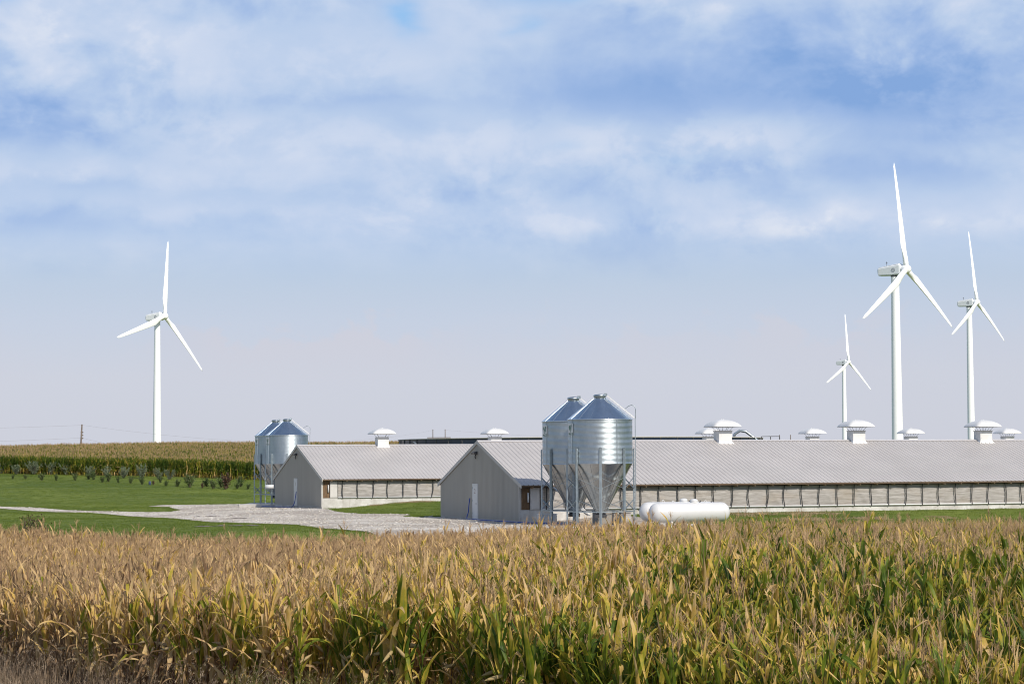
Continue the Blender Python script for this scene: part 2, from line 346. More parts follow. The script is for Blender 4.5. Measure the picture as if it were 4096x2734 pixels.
def m_corn(name, kind):
    m, nt = material(name)
    oi = nd(nt, 'ShaderNodeObjectInfo'); loc = oi.outputs['Location']; rnd = oi.outputs['Random']
    tone = nd(nt, 'ShaderNodeAttribute', attribute_name='tone').outputs['Fac']
    sp = nd(nt, 'ShaderNodeSeparateXYZ', {0: loc}); lx, ly, lz = sp.outputs
    hill = mrange(nt, ly, 180, 220)
    # how far the crop has dried: the roadside on the left first, the hill field least
    side = mrange(nt, mth(nt, 'MULTIPLY_ADD', ly, -.11, lx), -17, 1.0, 1.0, 0.0)
    ln = mth(nt, 'SUBTRACT', noise(nt, scalev(nt, loc, (1,1,0)), .16, 4, .55), .5)
    D = mth(nt, 'ADD', mth(nt, 'MULTIPLY', ln, .75), mth(nt, 'MULTIPLY', side, .36))
    D = mth(nt, 'SUBTRACT', D, mth(nt, 'MULTIPLY', hill, .52))
    D = mth(nt, 'ADD', D, mth(nt, 'MULTIPLY', mth(nt, 'SUBTRACT', rnd, .5), .28))
    if kind == 'leaf':
        uv = nd(nt, 'ShaderNodeUVMap').outputs[0]
        us = nd(nt, 'ShaderNodeSeparateXYZ', {0: uv}); u, v = us.outputs[0], us.outputs[1]
        D = mth(nt, 'ADD', mth(nt, 'ADD', D, .125), mth(nt, 'MULTIPLY', tone, .95))
        D = mth(nt, 'ADD', D, mrange(nt, v, .55, 1.0, 0, .25))
        ed = mth(nt, 'ABSOLUTE', mth(nt, 'SUBTRACT', u, .5))
        patch = noise(nt, scalev(nt, objco(nt), (3,3,1.2)), 4.5, 4, .6)
        D = mth(nt, 'ADD', D, mth(nt, 'MULTIPLY', mth(nt, 'SUBTRACT', patch, .5), .45))
        D = mth(nt, 'ADD', D, mth(nt, 'MULTIPLY', ed, .10))
        c = ramp(nt, D, [(.0,(.045,.088,.012)),(.20,(.105,.160,.017)),(.36,(.24,.265,.026)),(.48,(.48,.37,.05)),(.58,(.68,.45,.125)),(.76,(.72,.51,.25)),(.92,(.58,.385,.195)),(1,(.30,.19,.105))])
        rib = mrange(nt, ed, .0, .07, .45, 0.0)
        c = mixc(nt, rib, c, (.34,.32,.14))
        gl = mrange(nt, D, .35, .6, .48, .68)
        b = bsdf(nt, c, gl, 0, .22, noise(nt, scalev(nt, uv, (30,1.5,1)), 1.0, 2), .15, .01)
        t = nd(nt, 'ShaderNodeBsdfTranslucent', {0: c}).outputs[0]
        sh = nd(nt, 'ShaderNodeMixShader', {0: .40, 1: b, 2: t}).outputs[0]
    else:
        if kind == 'stalk':
            f = mth(nt, 'ADD', mth(nt, 'MULTIPLY', D, 1.2), mth(nt, 'MULTIPLY', noise(nt, objco(nt), 5, 3), .6))
            c = ramp(nt, f, [(0,(.07,.09,.025)),(.35,(.16,.13,.05)),(.55,(.16,.07,.05)),(.75,(.30,.20,.11)),(1,(.34,.24,.15))])
        elif kind == 'husk':
            f = mth(nt, 'ADD', D, noise(nt, objco(nt), 6, 3))
            c = ramp(nt, f, [(0.2,(.14,.15,.04)),(.5,(.40,.30,.14)),(.9,(.46,.33,.19))])
        else:
            f = mth(nt, 'ADD', mth(nt, 'MULTIPLY', rnd, .6), mth(nt, 'MULTIPLY', tone, .4))
            c = ramp(nt, f, [(0,(.32,.205,.115)),(.5,(.52,.355,.20)),(1,(.68,.49,.27))])
        b = bsdf(nt, c, .7, 0, .25)
        t = nd(nt, 'ShaderNodeBsdfTranslucent', {0: c}).outputs[0]
        sh = nd(nt, 'ShaderNodeMixShader', {0: .15, 1: b, 2: t}).outputs[0]
    finish(nt, sh); return m
for k in ('leaf', 'stalk', 'husk', 'tassel'): M['corn_'+k] = m_corn('corn_'+k, k)

# ------------------------------------------------------------------ terrain
def sm(a, b, x):
    t = np.clip((np.asarray(x, float)-a)/(b-a), 0, 1); return t*t*(3-2*t)
AL = 0.3451
B2 = (0.405, 131.71, 0.0); B1 = (-14.869, 171.85, 0.17)
BW, HE, HR, HP, OV, BL = 15.324, 2.226, 4.948, .78, .45, 67.0
U = np.array([math.cos(AL), math.sin(AL)]); V = np.array([-math.sin(AL), math.cos(AL)])
def bl2w(b, u, v, z=0): return Vector((b[0]+u*U[0]+v*V[0], b[1]+u*U[1]+v*V[1], b[2]+z))
FEX = [-80,-29,-22,-15.9,-9.4,-3.6,0,9.3,14,19.6,28.8,80]; FEY = [121,121,113,104.5,101,103,106,107.5,107.5,108,109,111]
def far_edge(X): return np.interp(X, FEX, FEY)
NEX = [-60,-30,-15.3,-10,-5.3,0,4,7.5,14,30]; NEY = [130,84,58.5,47.5,38.5,35,32.5,30,27,22]
def near_edge(X): return np.interp(X, NEX, NEY)
_hy = np.linspace(150, 1000, 1701); _hz = np.interp(_hy, [150,205,290,370,405,440,600,900,1000], [0,0,3.05,5.45,5.35,4.7,1.5,0,0])
_k = np.hanning(61); _k /= _k.sum(); _hz = np.convolve(np.pad(_hz, 30, 'edge'), _k, 'valid')
def g(X, Y):
    X = np.asarray(X, float); Y = np.asarray(Y, float)
    fe = far_edge(X)
    zf = -.7 - .018*(np.clip(Y, 30, 125)-42) + .04*np.clip(X, -15, 2.5)
    zf = -1.95 + np.logaddexp(0, (zf+1.95)*6)/6
    zf = zf - 1.15*sm(0, 17, 49-Y)*sm(-3, 4, X)          # ditch slope at the right-hand roadside
    z = zf*(1-sm(1.0, 13.0, Y-fe))
    z = z - .35*sm(8, 32, -X)*sm(3, 16, Y-fe)
    hill = np.interp(Y - .6*(np.clip(X, -140, 60)+67), _hy, _hz, 0, 0)*(1-sm(-15, 13, X))*(1-.2*sm(50, 112, -X))
    z = z + hill
    z = z + 3.2*(1-sm(3, 22, Y))
    for b in (B1, B2):
        rx, ry = X-b[0], Y-b[1]; u = rx*U[0]+ry*U[1]; v = rx*V[0]+ry*V[1]
        z = z + .42*sm(.8, 8, u)*sm(-7, -1.0, v)*(1-sm(BW-4, BW, v))*(1-sm(BL, BL+8, u))
        if b is B1: z = z + .17*sm(-14, -3, u)*sm(-14, -4, v)*(1-sm(BW+8, BW+20, v))*(1-sm(BL, BL+8, u))
    z = z + (.07*np.sin(X*.21+1.3)*np.sin(Y*.17+.4) + .05*np.sin(X*.09+Y*.31))*sm(6, 30, Y-fe)*sm(14, 34, -X)
    return z
def gz(x, y): return float(g(x, y))
def ground_at(px, py, y0=60.0, y1=700.0):
    r = ray(px, py); ys = np.arange(y0, y1, .5); xs = r.x*ys
    d = CAMZ + r.z*ys - g(xs, ys); i = int(np.argmax(d < 0))
    t = d[i-1]/(d[i-1]-d[i]) if i > 0 else 0
    yy = ys[max(i-1, 0)] + .5*t
    return Vector((r.x*yy, yy, gz(r.x*yy, yy)))
def spaced(a, b, s): return list(np.linspace(a, b, int(round((b-a)/s))+1))
def terrain():
    xs = [-9000,-5000,-2500,-1200,-700,-400,-280,-220,-180,-150,-130,-115] + spaced(-105, 75, 1.5) + [85,100,120,150,200,300,500,900,1800,4000,9000]
    ys = [-3000,-800,-200,-60,-30] + spaced(-20, 30, 2) + spaced(31.5, 100.5, 1.5) + spaced(101.5, 230.5, 1) + spaced(233, 461, 3) + [470,490,520,560,620,700,800,950,1200,1600,2200,3200,5000,9000,14000]
    X, Y = np.meshgrid(xs, ys); Z = g(X, Y); nx, ny = len(xs), len(ys)
    me = bpy.data.meshes.new('ground'); vs = np.stack([X, Y, Z], -1).reshape(-1, 3)
    fs = [(j*nx+i, j*nx+i+1, (j+1)*nx+i+1, (j+1)*nx+i) for j in range(ny-1) for i in range(nx-1)]
    me.from_pydata(vs.tolist(), [], fs); me.polygons.foreach_set('use_smooth', [True]*len(fs)); me.materials.append(M['lawn'])
    tag(link('ground', me), kind='structure')
terrain()
rng = random.Random(7)
def sheet(name, poly, mat, dz, step=1.0, jit=.12, dens=.5):
    P = []
    n = len(poly)
    for i in range(n):
        a, b = Vector(poly[i]), Vector(poly[(i+1) % n]); L = (b-a).length; k = max(1, int(L/dens))
        nrm = Vector((-(b-a).y, (b-a).x)).normalized() if L > 0 else Vector((0,0))
        for j in range(k):
            p = a + (b-a)*(j/k); P.append(p + nrm*rng.uniform(-jit, jit))
    nb = len(P); xs = [p.x for p in P]; ys = [p.y for p in P]
    pts = [Vector((p.x, p.y)) for p in P]
    for yy in np.arange(min(ys), max(ys), step):
        for xx in np.arange(min(xs), max(xs), step): pts.append(Vector((xx+rng.uniform(-.2,.2), yy+rng.uniform(-.2,.2))))
    vs, es, fs, *_ = delaunay_2d_cdt(pts, [(i, (i+1) % nb) for i in range(nb)], [list(range(nb))], 1, 1e-4)
    arr = np.array([(v.x, v.y) for v in vs]); z = g(arr[:,0], arr[:,1]) + dz
    me = bpy.data.meshes.new(name); me.from_pydata([(a[0], a[1], h) for a, h in zip(arr, z)], [], [tuple(f) for f in fs])
    me.polygons.foreach_set('use_smooth', [True]*len(me.polygons)); me.materials.append(mat)
    bm = bmesh.new(); bm.from_mesh(me)
    used = [v for v in bm.verts if not v.link_faces]; bmesh.ops.delete(bm, geom=used, context='VERTS')
    bmesh.ops.recalc_face_normals(bm, faces=bm.faces)
    if sum(f.normal.z for f in bm.faces) < 0: bmesh.ops.reverse_faces(bm, faces=bm.faces)
    bm.to_mesh(me); bm.free()
    return tag(link(name, me), kind='structure')
def gp(px, py): p = ground_at(px, py); return (p.x, p.y)
def ext(a, b, k):  return (a[0]+(a[0]-b[0])*k, a[1]+(a[1]-b[1])*k)
top0, top1 = gp(0, 2024.6), gp(255, 2039.5); bot0, bot1 = gp(0, 2034), gp(255, 2049)
lw = lambda b, u, v: tuple(bl2w(b, u, v))[:2]
YARD = [(top0[0]-45, top0[1]+28), (top0[0]-15, top0[1]+11), top0, top1] + [gp(*p) for p in ((450,2045),(596,2048.5),(680,2046.5),(722,2040),(690,2032),(640,2027),(592,2024.6),(650,2019.5),(758,2018.5),(880,2017),(975,2015.8))]
YARD += [lw(B1, -1.0, 19), lw(B1, .8, 17), lw(B1, .8, 13), lw(B1, .8, .6)] + [gp(*p) for p in ((1281,2031),(1343,2046),(1439,2055),(1573,2055.7),(1645,2058),(1610,2066),(1692,2070),(1735,2061))]
YARD += [lw(B2, -.6, 15.6), lw(B2, .8, 14.6), lw(B2, .8, .6), lw(B2, 4.5, .1), lw(B2, 6.3, -2), lw(B2, 6.8, -6), lw(B2, 8, -10), (9.0, 115.5), (9.5, 110.5), (0, 106.5), (-4, 104.5)]
YARD += [gp(*p) for p in ((1404,2121),(1278,2113),(1190,2099),(1094,2096),(960,2092),(851,2088.5),(553,2067))] + [bot1, bot0, (bot0[0]-15, bot0[1]+9), (bot0[0]-45, bot0[1]+26)]
sheet('gravel_yard', YARD, M['gravel'], .035)
fx = spaced(-60, 34, 4)
sheet('field_soil', [(x, float(near_edge(x))-.4) for x in fx] + [(x, float(far_edge(x))+.5) for x in fx[::-1] if x > -33], M['soil'], .012, 1.5, .1, 1.0)
HILLF = [(-110, 303), (-68, 290), (-50, 286), (-34, 281), (-20, 283), (-6, 290), (10, 300)]
def hill_front(X): return np.interp(X, [p[0] for p in HILLF], [p[1] for p in HILLF])
def in_poly(x, y, poly=YARD):
    c = False; j = len(poly)-1
    for i in range(len(poly)):
        xi, yi = poly[i]; xj, yj = poly[j]
        if (yi > y) != (yj > y) and x < (xj-xi)*(y-yi)/(yj-yi)+xi: c = not c
        j = i
    return c
def in_barn(x, y, m=0.0):
    for b in (B1, B2):
        rx, ry = x-b[0], y-b[1]; u = rx*U[0]+ry*U[1]; v = rx*V[0]+ry*V[1]
        if -m < u < BL+m and -m < v < BW+m: return True
    return False

# ------------------------------------------------------------------ barns
def text_mesh(s, size, name='t'):
    cu = bpy.data.curves.new(name, 'FONT'); cu.body = s; cu.size = size; cu.align_x = 'CENTER'; cu.align_y = 'CENTER'; cu.extrude = .002
    o = bpy.data.objects.new(name, cu); C.objects.link(o); dg = bpy.context.evaluated_depsgraph_get()
    me = bpy.data.meshes.new_from_object(o.evaluated_get(dg)); bpy.data.objects.remove(o); bpy.data.curves.remove(cu)
    return me
SL = (HR-HE)/(BW/2+OV)                        # roof slope rise per metre
SLN = math.hypot(BW/2+OV, HR-HE); SA = math.atan(SL)
def rib_profile(width, ribs, h, wb, wt):
    p = [(0.0, 0.0)]
    for r in ribs: p += [(r-wb/2, 0), (r-wt/2, h), (r+wt/2, h), (r+wb/2, 0)]
    p.append((width, 0.0)); return p
PW = .9144
def roof_panel_mesh():
    mb = MB(); pr = rib_profile(PW, [.15, .455, .76], .028, .07, .03)
    vs = [(x, s, z) for s in (0, SLN) for x, z in pr]; n = len(pr)
    mb.add(vs, [(i, i+1, n+i+1, n+i) for i in range(n-1)])
    mb.add([(x, s, z-.006) for s in (0, SLN) for x, z in pr], [(n+i, n+i+1, i+1, i) for i in range(n-1)])
    mb.add([(x, 0, z) for x, z in pr] + [(x, 0, z-.006) for x, z in pr], [(n+i, n+i+1, i+1, i) for i in range(n-1)])
    return mb.mesh('panel', M['roof'])
RPM = roof_panel_mesh()
def vent_cap_mesh():
    mb = MB(); n = 20; a, h, p = 1.0, .44, 7.0; vs = []
    def rsq(x, y):
        m = max(abs(x), abs(y))
        if m == 0: return (0.0, 0.0)
        k = m/((abs(x)**p+abs(y)**p)**(1/p)); return (x*k*a, y*k*a)
    for j in range(n+1):
        for i in range(n+1):
            x, y = -math.cos(math.pi*i/n), -math.cos(math.pi*j/n)
            q = max(abs(x), abs(y)); X, Y = rsq(x, y); vs.append((X, Y, .02+h*max(0.0, 1-q**2.0)**.72))
    mb.add(vs, [(j*(n+1)+i, j*(n+1)+i+1, (j+1)*(n+1)+i+1, (j+1)*(n+1)+i) for j in range(n) for i in range(n)], False)
    # rolled rim following the same outline
    m_ = 56; ring = []
    for k in range(m_):
        t = 2*math.pi*k/m_; x, y = math.cos(t), math.sin(t); q = max(abs(x), abs(y)); X, Y = rsq(x/q, y/q); ring.append((X, Y))
    vs = [(x*f, y*f, z) for f, z in ((1.0, .03), (1.025, .015), (1.025, -.03), (.97, -.03)) for x, y in ring]
    mb.add(vs, [(r*m_+k, r*m_+(k+1) % m_, (r+1)*m_+(k+1) % m_, (r+1)*m_+k) for r in range(3) for k in range(m_)], True)
    for x in (-.12, .02): mb.box(x, x+.05, -.05, 0, h, h+.05)
    return mb.mesh('cap', M['fibreglass'])
def vent_box_mesh(bot):
    mb = MB(); w, d, t = .46, .43, .57
    mb.add([(-w,-d,t),(w,-d,t),(w,d,t),(-w,d,t),(-w,-d,-.05),(w,-d,-.05),(w,d,-.05),(-w,d,-.05),(-w-.12,-d-.14,bot),(w+.12,-d-.14,bot),(w+.12,d+.1,-.12),(-w-.12,d+.1,-.12)],
           [(0,4,5,1),(1,5,6,2),(2,6,7,3),(3,7,4,0),(4,8,9,5),(5,9,10,6),(6,10,11,7),(7,11,8,4),(0,1,2,3)])
    for x in (-w+.06, w-.08):
        for z in (.1, .4): mb.box(x, x+.03, -d-.012, -d, z, z+.03)
    return mb.mesh('vent_box', M['fibreglass'])
VCM = vent_cap_mesh()
VBM = vent_box_mesh(-.05-(.43+.14)*SL-.02)
_b = MB(); _b.tube([(.34,-.30,.55),(.34,-.30,.60),(.52,-.42,.82),(.60,-.46,.90)], .014, 6); VSM = _b.mesh('bracket', M['galvleg'])
_b = MB(); _b.box(-.49,.49,-.46,.46,.575,.615); VRM = _b.mesh('collar', M['trim'])
def roof_vent(b, u, parent):
    e = bpy.data.objects.new('roof_vent', VBM); C.objects.link(e); e.parent = parent
    e.location = (u, BW/2-.12, HR+.02)
    link('collar', VRM, e)
    for sx in (1, -1):
        for sy in (1, -1):
            o = link('bracket', VSM, e); o.scale = (sx, sy, 1)
            o = link('bracket', VSM, e); o.scale = (sx*.45, sy*1.05, 1)
    link('cap', VCM, e, (0, 0, .89))
STRAPN = int((BL-3)/1.2192)
def solve_u(b, px, z, v):
    lo, hi = -5, BL+10
    for _ in range(50):
        m = (lo+hi)/2
        if project(bl2w(b, m, v, z))[0] < px: lo = m
        else: hi = m
    return lo
def make_barn(b, label, number, vents, light_z=4.15):
    root = empty('livestock_barn', b, AL); tag(root, label, 'barn', 'long curtain sided livestock barns')
    r = random.Random(int(b[1]))
    # foundation and floor slab
    f = MB(); f.box(0.03, BL, 0.0, .2, -.4, HP-.03); f.box(0.03, BL, BW-.2, BW, -.4, HP-.03); f.box(0.03, .2, .201, BW-.201, -.4, .10); f.box(BL-.2, BL, .201, BW-.201, -.4, .10)
    f.build('foundation', M['concrete'], root)
    f = MB(); f.box(.2, BL-.2, .21, BW-.21, -.3, .02); f.build('floor_slab', M['concrete'], root)
    # gable siding panels, each with its ribs, top cut along the roof
    zr = lambda v: HE + (min(v, BW-v)+OV)*SL - .05
    for gu, sgn in ((0.0, -1), (BL, 1)):
        npan = int(math.ceil(BW/PW))
        for k in range(npan):
            v0, v1 = k*PW, min(BW, (k+1)*PW)
            if v1-v0 < .05: continue
            pr = [(0, 0)]; q = .115
            while q < v1-v0-.03: pr += [(q-.024, 0), (q-.012, .013), (q+.012, .013), (q+.024, 0)]; q += .2286
            pr.append((v1-v0, 0)); mb = MB(); n = len(pr)
            if v0 < BW/2 < v1:
                kk = [i for i, p in enumerate(pr) if v0+p[0] < BW/2]
                pr.insert(len(kk), (BW/2-v0, 0)); n = len(pr)
            vs = [(gu+sgn*(.004+h), v0+p, .08) for p, h in pr] + [(gu+sgn*(.004+h), v0+p, zr(v0+p)) for p, h in pr]
            mb.add(vs, [(i, i+1, n+i+1, n+i) for i in range(n-1)]); mb.build('siding_panel', M['siding'], root)
        mb = MB(); mb.prism([(0.03, .06), (BW-.03, .06), (BW-.03, zr(0)), (BW/2, zr(BW/2)-.03), (.03, zr(0))], 0, gu+(.0 if sgn < 0 else -.12), gu+(.12 if sgn < 0 else 0)); mb.build('gable_wall', M['trim'], root)
        mb = MB()
        for (va, vb) in ((-OV, BW/2), (BW+OV, BW/2)):
            za, zb = HE-.035, HR-.035
            x0, x1 = (gu-.075, gu-.035) if sgn < 0 else (gu+.035, gu+.075)
            mb.add([(x0,va,za-.16),(x1,va,za-.16),(x1,vb,zb-.16),(x0,vb,zb-.16),(x0,va,za+.06),(x1,va,za+.06),(x1,vb,zb+.06),(x0,vb,zb+.06)], [(3,2,1,0),(4,5,6,7),(0,1,5,4),(1,2,6,5),(2,3,7,6),(3,0,4,7)])
        mb.build('rake_trim', M['trim'], root)
    mb = MB(); mb.box(-.032, .004, -.02, .09, .06, zr(0)-.02); mb.build('corner_trim', M['trim'], root)
    mb = MB(); mb.box(-.03, .02, .12, BW-.12, .05, .085); mb.build('base_trim', M['trim'], root)
    # roof: deck, metal panels, ridge cap, fascia
    roof = MB(); t = .06
    for s in (0, 1):
        poly = [(-OV+.02, HE-.01-t), (-OV+.02, HE-.012), (BW/2, HR-.012), (BW/2, HR-.012-t)]
        if s: poly = [(BW-p[0], p[1]) for p in poly]
        roof.prism(poly, 0, -.03, BL+.03)
    ro = roof.build('roof', M['fascia'], root)
    npan = int(BL/PW)+1
    for k in range(npan):
        x0 = -.04 + k*(BL+.08)/npan; sx = (BL+.08)/npan/PW
        o = link('panel', RPM, ro); o.matrix_local = Matrix.Translation((x0, -OV, HE)) @ Matrix.Rotation(SA, 4, 'X') @ Matrix.Diagonal((sx,1,1,1))
        o = link('panel', RPM, ro); o.matrix_local = Matrix.Translation((x0+PW*sx, BW+OV, HE)) @ Matrix.Rotation(math.pi, 4, 'Z') @ Matrix.Rotation(SA, 4, 'X') @ Matrix.Diagonal((sx,1,1,1))
    mb = MB(); mb.prism([(BW/2-.2, HR-.2*SL+.045), (BW/2, HR+.055), (BW/2+.2, HR-.2*SL+.045), (BW/2+.2, HR-.2*SL+.03), (BW/2, HR+.04), (BW/2-.2, HR-.2*SL+.03)], 0, -.05, BL+.05); mb.build('ridge_cap', M['ridge'], ro)
    for va in (-OV-.0, BW+OV-.03):
        mb = MB(); mb.box(-.03, BL+.03, va, va+.03, HE-.10, HE-.012); mb.build('fascia', M['fascia'], ro)
    # long walls: header, curtain, straps, rafter tails, pipe
    for side in (0, 1):
        vf = 0.0 if side == 0 else BW; s = 1 if side == 0 else -1
        mb = MB(); mb.box(.1, BL-.1, *sorted((vf+.03*s, vf+.16*s)), 2.0, HE+OV*SL-.10); mb.build('header', M['fascia'], root)  # dark header colour stands in for shadow below the eave
        if side: 
            mb = MB(); mb.box(.1, BL-.1, vf-.1, vf-.05, HP-.03, 2.0); mb.build('wall_panel', M['curtain'], root); continue
        mb = MB(); mb.tube([(1.30, -.075, HP+.01), (BL-.2, -.075, HP+.01)], .05, 8); mb.build('pipe', M['white'], root)
        mb = MB(); du = .11; nu = int((BL-1.5)/du); nz = 13; vs = []
        ph = [r.uniform(0, 6.28) for _ in range(200)]; amp = [r.uniform(.3, 1.0) for _ in range(200)]; dg = [r.choice((0,0,0,1,-1)) for _ in range(200)]
        for i in range(nu+1):
            u = 1.31 + i*du; bay = (u-1.65)/1.2192; kb = int(math.floor(bay))+2; fr = bay-math.floor(bay)
            for j in range(nz+1):
                w = j/nz; z = HP+.03+w*(2.06-HP-.03)
                off = -.02 - .075*math.sin(math.pi*fr)**.7*math.sin(math.pi*min(1, max(0, w)))**.5*amp[kb]
                off -= .014*math.sin(w*23+ph[kb]+u*1.1)*amp[kb+1] + .008*math.sin(w*47+u*3+ph[kb+2])
                if dg[kb]:
                    dd = (fr if dg[kb] > 0 else 1-fr)*.9-(1-w)*.75-.05
                    off -= .035*math.exp(-(dd/.06)**2)
                vs.append((u, off+.02, z))
        mb.add(vs, [(i*(nz+1)+j, (i+1)*(nz+1)+j, (i+1)*(nz+1)+j+1, i*(nz+1)+j+1) for i in range(nu) for j in range(nz)], True)
        mb.build('curtain', M['curtain'], root)
        for k in range(STRAPN):
            u = 1.65 + k*1.2192; a = r.uniform(-.10, .10); c = r.uniform(-.5, .5); pts = []
            mb = MB(); pl = []
            for j in range(8):
                w = j/7; z = 2.12-w*(2.12-HP+.06); pl.append((u + a*math.sin(w*3.1+c) + .012*math.sin(w*9+c*5), z))
            vs = [];
            for x, z in pl: vs += [(x-.033, -.135, z), (x+.033, -.135, z), (x+.033, -.125, z), (x-.033, -.125, z)]
            fs = []
            for j in range(7):
                for q in range(4): fs.append((j*4+q, j*4+(q+1)%4, (j+1)*4+(q+1)%4, (j+1)*4+q))
            mb.add(vs, fs); mb.build('strap', M['black'], root)
        tm = MB(); tm.prism([(.0, HE+.0), (-OV+.035, HE-.075), (-OV+.035, HE-.18), (-.02, HE-.20), (.0, HE-.2)], 0, -.02, .02); tme = tm.mesh('rafter_tail', M['wood'])
        for k in range(-1, STRAPN): link('rafter_tail', tme, root, (1.65 + k*1.2192 + .28, 0, 0))
    # end bay: plywood, white hatch, downpipe
    mb = MB(); mb.box(.11, .62, .03, .09, HP-.6 if False else HP-.02, 2.02); mb.build('plywood_panel', M['plywood'], root)
    mb = MB(); mb.box(.66, 1.26, -.03, .06, HP-.02, 2.06); mb.box(.70, 1.22, -.05, -.031, HP+.04, 1.98); mb.build('hatch', M['hatch'], root)
    mb = MB(); mb.tube([(.52, -.06, 1.20), (.52, -.06, 1.78)], .05, 10); mb.build('downpipe', M['white'], root)
    # door on the gable
    dv = 8.61; d0, d1 = dv-.93, dv
    mb = MB(); mb.box(-.055, 0, d0-.06, d0, .06, 2.27); mb.box(-.055, 0, d1, d1+.06, .06, 2.27); mb.box(-.055, 0, d0, d1, 2.21, 2.27)
    fr = mb.build('door_frame', M['white'], root)
    mb = MB(); mb.box(-.047, -.002, d0+.01, d1-.01, .08, 2.20); mb.box(-.050, -.0471, d0+.10, d0+.42, 1.45, 1.95) if False else None
    door = mb.build('door', M['white'], root)
    mb = MB(); mb.tube([(-.05, d0+.10, 1.02), (-.11, d0+.10, 1.02), (-.11, d0+.22, 1.02)], .014, 6); mb.build('handle', M['darkgrey'], door)
    for z in (.35, 1.15, 1.95):
        mb = MB(); mb.box(-.060, -.0475, d1-.05, d1-.005, z, z+.12); mb.build('hinge', M['galvleg'], door)
    me = text_mesh(number, .42); me.materials.append(M['brown_print'])
    o = link('number', me, door); o.matrix_local = Matrix.Translation((-.051, dv-.47, 1.78)) @ Matrix(((0,0,-1,0),(-1,0,0,0),(0,1,0,0),(0,0,0,1)))
    # gable flood light: mount, arm, head
    lr = MB(); lr.box(-.10, -.02, BW/2+.05, BW/2+.2, light_z-.06, light_z+.14)
    lo = lr.build('flood_light', M['darkgrey'], root)
    mb = MB(); mb.prism([(-.34, light_z+.06), (-.10, light_z+.14), (-.10, light_z-.02), (-.30, light_z-.04)], 1, BW/2-.02, BW/2+.42); mb.build('lamp_head', M['darkgrey'], lo)
    mb = MB(); mb.tube([(-.12, BW/2+.1, light_z-.05), (-.16, BW/2+.1, light_z-.2), (-.10, BW/2+.1, light_z-.32)], .035, 8); mb.build('sensor', M['darkgrey'], lo)
    for px in vents:
        roof_vent(b, solve_u(b, px, HR, BW/2-.12) if px > 100 else px, root)
    return root
barn_near = make_barn(B2, 'near grey barn with door marked 2, behind the larger pair of feed bins', '2', (2330, 2891, 3425, 3932))
barn_far = make_barn(B1, 'farther grey barn at left with curtained side, beyond the gravel yard', '1', (1528, 1979, 2418, 2837, 3250, 3644, 4030))

